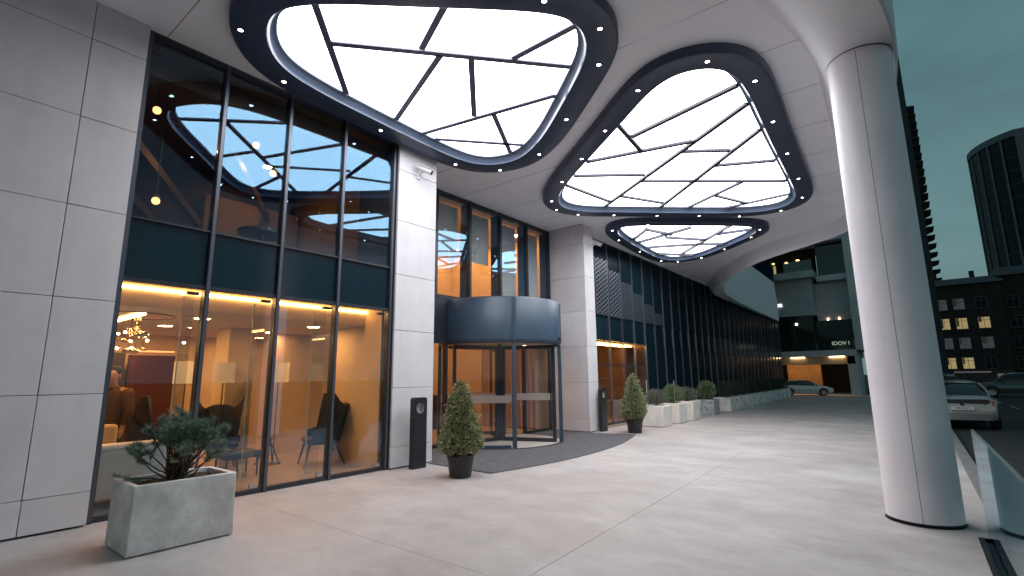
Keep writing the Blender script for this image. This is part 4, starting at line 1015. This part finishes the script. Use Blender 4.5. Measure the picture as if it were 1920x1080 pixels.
# ------------------------------------------------------------------ cars
def car(name, label, loc, rz, body, kind='sedan', plate=None, rear_detail=True):
    t = thing(name, label, 'car', (0,0,0))
    mb_ = body; M_win = mat('car_window', (.006,.008,.01), .06, spec=.6); M_tyre = mat('tyre', (.012,.012,.013), .8); M_rim = mat('rim', (.3,.3,.31), .3, metal=.8)
    M_trim = mat('car_trim', (.01,.01,.012), .45); M_redl = mat('tail_lamp', (.16,.012,.012), .15, coat=.6); M_head = mat('head_lamp', (.6,.62,.65), .1)
    Lh = 2.28; 
    if kind == 'sedan':
        # x (front +), half width, z bottom, z top of lower body
        st = [(-2.26,.66,.42,.66),(-2.20,.78,.30,.94),(-1.95,.84,.24,1.02),(-1.4,.87,.22,1.0),(-.6,.885,.21,.97),(.3,.885,.21,.95),(1.0,.87,.21,.92),(1.6,.85,.22,.84),(2.05,.79,.25,.74),(2.24,.68,.34,.62)]
        gh = [(-1.85,.66,1.02,.70,1.0),(-1.25,.56,1.38,.73,.98),(-.5,.54,1.46,.755,.96),(.1,.55,1.445,.76,.95),(.45,.57,1.36,.755,.95),(1.15,.66,.93,.72,.90)]
    else:
        st = [(-2.28,.70,.45,.80),(-2.22,.82,.32,1.05),(-1.9,.89,.28,1.1),(-1.2,.91,.26,1.08),(-.4,.92,.26,1.06),(.4,.92,.26,1.05),(1.1,.91,.26,1.03),(1.7,.88,.28,.97),(2.1,.82,.32,.88),(2.3,.70,.40,.74)]
        gh = [(-2.18,.66,1.08,.76,1.05),(-1.95,.62,1.55,.77,1.05),(-1.0,.61,1.66,.79,1.05),(0,.61,1.66,.79,1.04),(.45,.62,1.60,.785,1.04),(1.2,.70,1.06,.77,1.02)]
    lo = []
    for x, hw, z0, z1 in st:
        zz = z1-z0
        half = [(hw*.55,z0),(hw*.93,z0+.02),(hw*.985,z0+zz*.22),(hw,z0+zz*.5),(hw*.975,z0+zz*.74),(hw*.90,z0+zz*.93),(hw*.78,z1),(hw*.4,z1+.018)]
        lo.append([(x,a,b) for a,b in half]+[(x,-a,b) for a,b in half[::-1]])
    bdy = MB().loft(lo).build('body', mb_, t, smooth=True)
    lo = []
    for x, ht, zt, hb_, zb in gh:
        half = [(hb_, zb-.03),(hb_*.995, zb+(zt-zb)*.2),((hb_*.45+ht*.55), zb+(zt-zb)*.72),(ht, zb+(zt-zb)*.93),(ht*.8, zt),(ht*.3, zt+.012)]
        lo.append([(x,a,b) for a,b in half]+[(x,-a,b) for a,b in half[::-1]])
    MB().loft(lo).build('windows', M_win, t, smooth=True)
    # roof skin and pillars
    lo = []
    for x, ht, zt, hb_, zb in gh[1:-1]:
        half = [(ht*1.012, zb+(zt-zb)*.90),(ht*.99, zb+(zt-zb)*.97),(ht*.8, zt+.012),(ht*.3, zt+.024)]
        lo.append([(x,a,b) for a,b in half]+[(x,-a,b) for a,b in half[::-1]])
    MB().loft(lo, cap=False, closed=False).build('roof', mb_, t, smooth=True)
    for s in (-1, 1):
        for (i, j) in ((0,1), (4,5)):
            A = gh[i]; B = gh[j]
            MB().tube([(A[0], s*A[3]*1.0, A[4]-.01), ((A[0]+B[0])/2, s*((A[3]+B[3])/4+(A[1]+B[1])/4)*1.03, ((A[4] if i == 0 else A[2])+(B[2] if i == 0 else B[4]))/2), (B[0], s*B[1], B[2])] if i == 0 else [(A[0], s*A[1], A[2]-.03), ((A[0]+B[0])/2, s*(A[1]+B[3])/2*1.03, (A[2]+B[4])/2), (B[0], s*B[3], B[4])], .035, 6).build('pillar', mb_, t)
        MB().bar((-.35, s*(gh[2][3]), .96 if kind == 'sedan' else 1.05), (-.38, s*(gh[2][1]+.012), gh[2][2]-.07), .07, .02, up=(0,1,0)).build('pillar', M_trim, t)
        for x in (-1.38, 1.38):
            yw = s*(st[4][1]-.10); Rw = .325 if kind == 'sedan' else .36
            wh = thing('wheel', '', ''); wh.parent = t
            for k_ in ('label','category'):
                if k_ in wh: del wh[k_]
            def ring(prof_, nm, m):
                b = MB(); n = 24; l2 = []
                for r, o_ in prof_: l2.append([(x+r*math.cos(2*math.pi*q/n), yw+s*o_, Rw+r*math.sin(2*math.pi*q/n)) for q in range(n)])
                b.loft(l2); return b.build(nm, m, wh, smooth=True)
            ring(((Rw*.6,-.1),(Rw,-.09),(Rw,.09),(Rw*.95,.115),(Rw*.66,.116),(Rw*.62,.08)), 'tyre', M_tyre)
            ring(((.05,.09),(Rw*.62,.085),(Rw*.64,.112),(Rw*.55,.10),(.06,.112)), 'rim', M_rim)
            b = MB(); n = 16; l2 = []
            for q in range(n+1):
                a = math.pi*q/n; l2.append([(x+(Rw+dd_)*math.cos(a), s*(st[4][1]+oo), Rw+(Rw+dd_)*math.sin(a)) for dd_, oo in ((.0,-.12),(.075,-.12),(.075,.004),(.02,.006))])
            b.loft(l2).build('wheel_arch', M_trim, t, smooth=True)
        zt = st[1][3]
        MB().loft([[(-2.245,s*.50,zt-.22),(-2.245,s*.50,zt-.06),(-2.21,s*.62,zt-.05),(-2.21,s*.62,zt-.22)], [(-2.22,s*.74,zt-.20),(-2.20,s*.74,zt-.05),(-2.0,s*.83,zt-.02),(-2.0,s*.845,zt-.17)]]).build('tail_lamp', M_redl, t, smooth=True)
        MB().loft([[(2.17,s*.55,.60),(2.15,s*.55,.70),(2.14,s*.56,.70),(2.16,s*.56,.60)], [(2.02,s*.79,.62),(1.98,s*.79,.73),(1.8,s*.83,.76),(1.85,s*.845,.66)]]).build('headlight', M_head, t, smooth=True)
        MB().ell((.72, s*(st[4][1]+.07), .98 if kind == 'sedan' else 1.1), (.07,.10,.06), 10, 6).build('mirror', mb_, t, smooth=True)
        MB().box((.9,s*(st[4][1]+.001),.50),(-1.0,s*(st[4][1]+.006),.53)).build('side_trim', M_trim, t)
    # rear: black strip, plate, bumper step
    zt = st[1][3]
    MB().loft([[(-2.262,-.66,.285),(-2.29,-.60,.29),(-2.33,0,.29),(-2.29,.60,.29),(-2.262,.66,.285),(-2.1,.7,.29),(-2.1,-.7,.29)], [(-2.272,-.70,.52),(-2.32,-.60,.53),(-2.36,0,.53),(-2.32,.60,.53),(-2.272,.70,.52),(-2.1,.75,.52),(-2.1,-.75,.52)]]).build('rear_bumper', mb_, t, bevel=.02)
    MB().box((-2.275,-.62,.80),(-2.19,.62,zt-.02)).build('boot_strip', M_trim, t, bevel=.01)
    pl = MB().box((-2.292,-.26,.60),(-2.262,.26,.71)).build('number_plate', mat('plate_white', (.5,.5,.5), .4), t)
    text_mesh(plate or '', .10, M_trim, 'plate_lettering', pl, Matrix.Translation((-2.294,0,.655)) @ Matrix(((0,0,-1,0),(-1,0,0,0),(0,1,0,0),(0,0,0,1))), .001) if plate else None
    MB().lathe([(.002,0),(.05,0),(.05,.012),(.002,.012)], (0,0), 16).build('badge', M_trim, t).matrix_local = Matrix.Translation((-2.262,0,.77)) @ Matrix.Rotation(R_(-90), 4, 'Y')
    t.location = loc; t.rotation_euler = (0,0,rz); return t
M_silver = mat('silver_paint', (.30,.32,.34), .28, metal=.55, coat=.5); M_wcar = mat('white_car_paint', (.62,.63,.65), .3, coat=.5); M_bcar = mat('steel_blue_paint', (.075,.11,.125), .28, metal=.4, coat=.5)
car('parked_car', 'silver parked car seen from behind, just right of the white column', (.95,23.2,-.13), R_(92), M_silver, 'sedan', 'VII 015 I')
car('parked_car', 'white sedan parked side-on at the far end of the planter row', (-6.75,44.7,.0), R_(18), M_wcar, 'sedan').scale = (.8,.8,.8)
car('parked_car', 'dark steel blue estate car crossing at the right edge of the picture', (5.55,50.5,-.13), R_(180), M_bcar, 'suv')
car('parked_car', 'dark car parked beyond the silver car', (.9,34,-.13), R_(90), mat('black_car_paint', (.02,.022,.025), .3, coat=.5), 'suv')

# ------------------------------------------------------------------ building at the far end of the forecourt
Y0 = 48.0
fb_ = thing('spa_building', 'angular dark building with spa sign and lit garage at the far end', 'building', (-7,Y0+4,0))
M_fw = mat('far_render', (.36,.42,.45), .7, var=.12, vscale=.8); M_fw2 = mat('far_render_pale', (.46,.50,.53), .65, var=.1, vscale=.8)
M_fg = mat('green_glass', (.008,.026,.022), .06, spec=.6); M_fd = mat('far_dark_void', (.008,.008,.01), .8)
M_brick = mat('garage_stone', (.32,.18,.08), .75, var=.35, vscale=5, bump=.4, bscale=8)
MB().box((-9.3,Y0+.02,6.45),(-5.9,Y0+7,9.55)).build('upper_volume', M_fw, fb_)
MB().box((-5.898,Y0+1.2,6.0),(-3.42,Y0+7,9.2)).build('recessed_wall', M_fw2, fb_)
MB().box((-11.2,Y0+.1,3.45),(-6.12,Y0+6.9,6.44)).build('glass_storey', M_fg, fb_)
MB().box((-6.10,Y0+.9,3.45),(-3.42,Y0+6.9,5.99)).build('glass_storey', M_fg, fb_)
for x in (-9.5,-7.8,-6.12): MB().box((x-.03,Y0+.02,3.45),(x+.03,Y0+.098,6.44)).build('glazing_bar', M_frame, fb_)
for z in (4.5,5.3): MB().box((-6.0,Y0+.85,z-.02),(-3.45,Y0+.898,z+.02)).build('glazing_bar', M_frame, fb_)
MB().box((-11.6,Y0-1.6,2.95),(-3.38,Y0+6.8,3.43)).build('garage_lintel', M_fw2, fb_)
MB().box((-11.5,Y0-1.4,2.35),(-3.45,Y0-.9,2.93)).build('lit_soffit_beam', mat('warm_render', (.42,.33,.22), .7), fb_)
MB().box((-8.6,Y0+1.2,0),(-6.1,Y0+1.8,2.94)).build('stone_pier', M_brick, fb_)
MB().box((-11.6,Y0+4.0,0),(-3.4,Y0+4.2,2.94)).build('garage_back', M_fd, fb_)
MB().box((-11.6,Y0-.5,0),(-11.2,Y0+4,2.94)).build('side_pier', M_brick, fb_)
MB().box((-3.95,Y0-1.4,-.1),(-3.36,Y0+4,2.94)).build('side_pier', M_fw2, fb_)
MB().box((-3.40,Y0-.2,3.44),(-2.75,Y0+6,22)).build('corner_pier', M_fw2, fb_)
for x in (-10.0,-7.9,-5.6):
    l_ = MB().lathe([(.002,2.94),(.13,2.94),(.13,2.90),(.002,2.90)], (x,Y0-.3), 14).build('garage_lamp', emis('garage_lamp', (1,.6,.25), 150), fb_)
for x in (-10.0,-7.3,-4.6): MB().box((x-.5,Y0-1.5,2.90),(x+.5,Y0-1.44,2.945)).build('soffit_strip_lamp', emis('garage_strip', (1,.62,.3), 16), fb_)
# balcony storey
MB().box((-10.6,Y0-.8,9.56),(-5.6,Y0+6,10.1)).build('balcony_slab', M_fw, fb_)
MB().box((-5.55,Y0+.2,9.25),(-3.42,Y0+6,9.7)).build('balcony_slab', M_fw2, fb_)
MB().box((-10.2,Y0+2.5,10.1),(-5.7,Y0+2.7,13)).build('back_glass', M_fd, fb_)
MB().box((-5.5,Y0+1.2,9.7),(-3.42,Y0+1.4,12.6)).build('back_glass', M_fg, fb_)
MB().box((-6.2,Y0+.2,12.6),(-3.42,Y0+6,13.1)).build('balcony_slab', M_fw2, fb_)
MB().box((-6.2,Y0+.6,13.1),(-3.42,Y0+.8,16)).build('back_glass', M_fg, fb_)
MB().box((-10.6,Y0-.8,12.6),(-6.3,Y0+6,13.0)).build('balcony_slab', M_fw, fb_)
for j in range(7): MB().box((-6.0+j*.36,Y0+.55,13.1),(-5.96+j*.36,Y0+.598,16)).build('glazing_bar', M_frame, fb_)
MB().box((-10.55,Y0-.78,10.1),(-5.65,Y0-.75,11.0)).build('balcony_glass', M_bglass, fb_)
for x, z in ((-8.85,11.35),(-7.8,11.3),(-6.9,11.4)):
    MB().lathe([(.10,z-.02),(.16,z+.02),(.10,z+.10)], (x,Y0+1.2), 12).build('balcony_lamp', emis('balcony_lamp', (1,.55,.22), 3.5), fb_)
MB().box((-8.88,Y0+1.3,10.12),(-8.7,Y0+1.4,11.2)).build('lit_screen', emis('balcony_glow', (1,.62,.3), .9), fb_)
for x in (-5.15,-4.35):
    MB().tube([(x,Y0+1.15,6.02),(x,Y0+1.15,6.2)], .05, 8).build('wall_uplight', emis('uplight', (1,.55,.3), 7), fb_)
VM = Matrix(((1,0,0,0),(0,0,-1,0),(0,1,0,0),(0,0,0,1)))
text_mesh('spa', .55, emis('sign_white', (1,1,1), 2), 'sign_lettering', fb_, Matrix.Translation((-8.62,Y0-.02,7.5)) @ VM, .03)
text_mesh('IDOV I', .42, emis('sign_green', (.6,.8,.55), .5), 'sign_lettering', fb_, Matrix.Translation((-4.45,Y0+.86,4.05)) @ VM, .03)
MB().lathe([(.002,0),(.10,0),(.10,.05),(.002,.05)], (0,0), 14).build('glass_lamp', emis('glass_lamp', (1,.95,.85), 4), fb_).matrix_local = Matrix.Translation(Vector((-7.35,Y0+.06,5.75))-wloc(fb_)) @ Matrix.Rotation(R_(90), 4, 'X')
MB().tube([(-10.75,Y0-.9,0),(-10.75,Y0-.9,6.6)], .05, 8).build('pole', M_frame, fb_)
# dark block right of it with bluish windows
nb_ = thing('dark_block', 'dark block with small bluish windows behind the column', 'building', (0,Y0+10,0))
MB().box((-2.7,Y0+6,0),(2.2,Y0+14,30)).build('wall', mat('dark_wall', (.018,.024,.032), .7), nb_)
for i in range(12):
    for j in range(3):
        x = -2.3+j*1.5; z = 1.4+i*2.3
        f_ = MB().box((x-.42,Y0+5.93,z),(x+.42,Y0+5.998,z+1.3)).build('window', mat('far_window_frame', (.06,.075,.085), .6), nb_)
        MB().box((x-.36,Y0+5.91,z+.06),(x+.36,Y0+5.928,z+1.24)).build('pane', M_dark, f_)

# ------------------------------------------------------------------ apartment block across the street
AY = 100.0
ap = thing('apartment_block', 'low dark apartment block with yellow lit windows across the street', 'building', (12,AY+5,-.13))
M_ap = mat('apartment_brick', (.022,.017,.016), .85, var=.3, vscale=.6); M_apr = mat('apartment_roof', (.06,.062,.065), .8, var=.2)
MB().box((-2,AY,-.2),(11.2,AY+12,14.6)).build('wall', M_ap, ap)
MB().box((11.21,AY+1.5,-.2),(40,AY+12,15.6)).build('wall', M_ap, ap)
MB().loft([[(-2.4,AY-.5,14.61),(11.6,AY-.5,14.61),(11.6,AY+12.4,14.61),(-2.4,AY+12.4,14.61)],[(-2.4,AY+3,16.0),(11.6,AY+3,16.0),(11.6,AY+9,16.0),(-2.4,AY+9,16.0)]]).build('roof', M_apr, ap)
MB().loft([[(11.0,AY+1.0,15.61),(40.4,AY+1.0,15.61),(40.4,AY+12.4,15.61),(11.0,AY+12.4,15.61)],[(11.4,AY+4,17.2),(40,AY+4,17.2),(40,AY+9,17.2),(11.4,AY+9,17.2)]]).build('roof', M_apr, ap)
random.seed(3)
M_lit = emis('lit_window', (1,.76,.36), .30); M_dim = mat('dim_window', (.05,.065,.075), .2, emit=(.5,.62,.7), estr=.05); M_ww = mat('window_frame_white', (.12,.12,.115), .6)
lit = {(1,1),(1,2),(1,3),(3,1),(3,2)}
for r in range(5):
    for c in range(10):
        x = (2.3,4.4,6.38,8.85,12.4,15.0,17.6,20.2,22.8,25.4)[c]; z = 11.7-r*2.92; yb = AY if x < 10.8 else AY+1.5
        if r == 4: continue
        f_ = MB()
        for a in (-.66,-.02,.62): f_.box((x+a,yb-.05,z-.8),(x+a+.05,yb-.002,z+.8))
        for b_ in (-.85,.35,.80): f_.box((x-.66,yb-.055,z+b_),(x+.67,yb-.0515,z+b_+.05))
        f_ = f_.build('window', M_ww, ap)
        m = M_lit if (r,c) in lit else (M_dim if (r,c) in {(0,1),(0,2),(2,1),(2,2),(0,5),(2,3)} else M_dark)
        MB().box((x-.61,yb-.03,z-.78),(x+.62,yb-.004,z+.79)).build('pane', m, f_)
        if m in (M_lit, M_dim): MB().box((x-.58,yb-.036,z-.3+ru(-.3,.4)),(x-.58+ru(.2,.5),yb-.031,z+.78)).build('curtain', mat('window_curtain', (.25,.19,.1), .8), f_)
        MB().box((x-.75,yb-.12,z-.93),(x+.76,yb-.001,z-.86)).build('sill', M_apr, f_)
for x in (4.0,8.5): MB().box((x,AY+5,15.5),(x+.6,AY+5.6,17.3)).build('chimney', M_ap, ap)
sg = thing('shop_front', 'dim shop front with faint lit sign below the apartment windows', 'shop', (8,AY-.3,0))
MB().box((4.2,AY-.6,-.1),(11.0,AY-.13,1.9)).build('front_wall', mat('shop_wall', (.05,.038,.036), .7, var=.4, vscale=2), sg)
MB().box((4.6,AY-.68,1.55),(8.6,AY-.61,1.75)).build('sign_board', emis('faint_sign', (.7,.62,.7), .12), sg)
MB().box((9.2,AY-.66,.5),(10.6,AY-.61,1.4)).build('window', emis('shop_window', (.7,.75,.7), .12), sg)

# ------------------------------------------------------------------ towers
tw = thing('sawtooth_tower', 'slim dark tower with sawtooth stack of balconies beside the column', 'tower', (8,222,0))
M_tw = mat('tower_dark', (.014,.022,.026), .7)
MB().box((-6,216,-.1),(6.6,230,98)).build('core', M_tw, tw)
for i in range(31):
    z = 5+i*2.97
    MB().add([(6.6,214,z),(11.0,218,z+1.0),(11.0,226,z+1.0),(6.6,230,z),(6.6,214,z+.4),(11.0,218,z+1.25),(11.0,226,z+1.25),(6.6,230,z+.4)],[(0,3,2,1),(4,5,6,7),(0,1,5,4),(1,2,6,5),(2,3,7,6),(3,0,4,7)]).build('balcony', M_tw, tw)
    MB().box((6.6,215,z+.4),(7.9,229,z+1.9)).build('balcony_front', M_tw, tw)
MB().box((6.9,218,95.5),(8.0,222,98.5)).build('parapet', M_tw, tw)
ct = thing('curved_tower', 'dark curved glass tower with pale vertical ribs at the right edge', 'tower', (28,170,0))
M_tg = mat('tower_glass', (.008,.012,.017), .3, spec=.15); M_rib = mat('tower_rib', (.10,.125,.135), .6)
plan = [(17.6+14*(1-math.cos(R_(a)))*1.05, 172-15*math.sin(R_(a))) for a in range(0, 66, 6)]
x1, y1 = plan[-1]
MB().prism(plan+[(60, y1+2), (60, 190), (24, 190)], -.1, 56).build('glass_body', M_tg, ct)
MB().prism([(p[0]-.25, p[1]-.3) for p in plan]+[(60, y1+1.7),(60,190.3),(24,190.3)], 56.01, 57.6).build('parapet', M_rib, ct)
for i in range(0, len(plan), 2):
    p = plan[i]; MB().box((p[0]-.18,p[1]-.5,-.1),(p[0]+.18,p[1]-.02,56)).build('rib', M_rib, ct)
MB().box((x1+.2,y1-.4,-.1),(x1+3.2,y1+.3,56)).build('pale_pier', M_rib, ct)
for i in range(17): MB().box((x1+3.3,y1-.02,3+i*3.2),(58,y1+.25,3.35+i*3.2)).build('floor_band', mat('floor_band', (.02,.026,.03), .6), ct)
for i in range(17): MB().prism([(p[0]-.06, p[1]-.12) for p in plan]+[(x1+.1, y1+.5)], 3+i*3.2, 3.28+i*3.2).build('floor_band', mat('floor_band', (.02,.026,.03), .6), ct)
MB().box((22.2,162.2,35.5),(23.0,162.6,36.2)).build('lit_window', emis('tower_lit', (1,.6,.3), .25), ct)
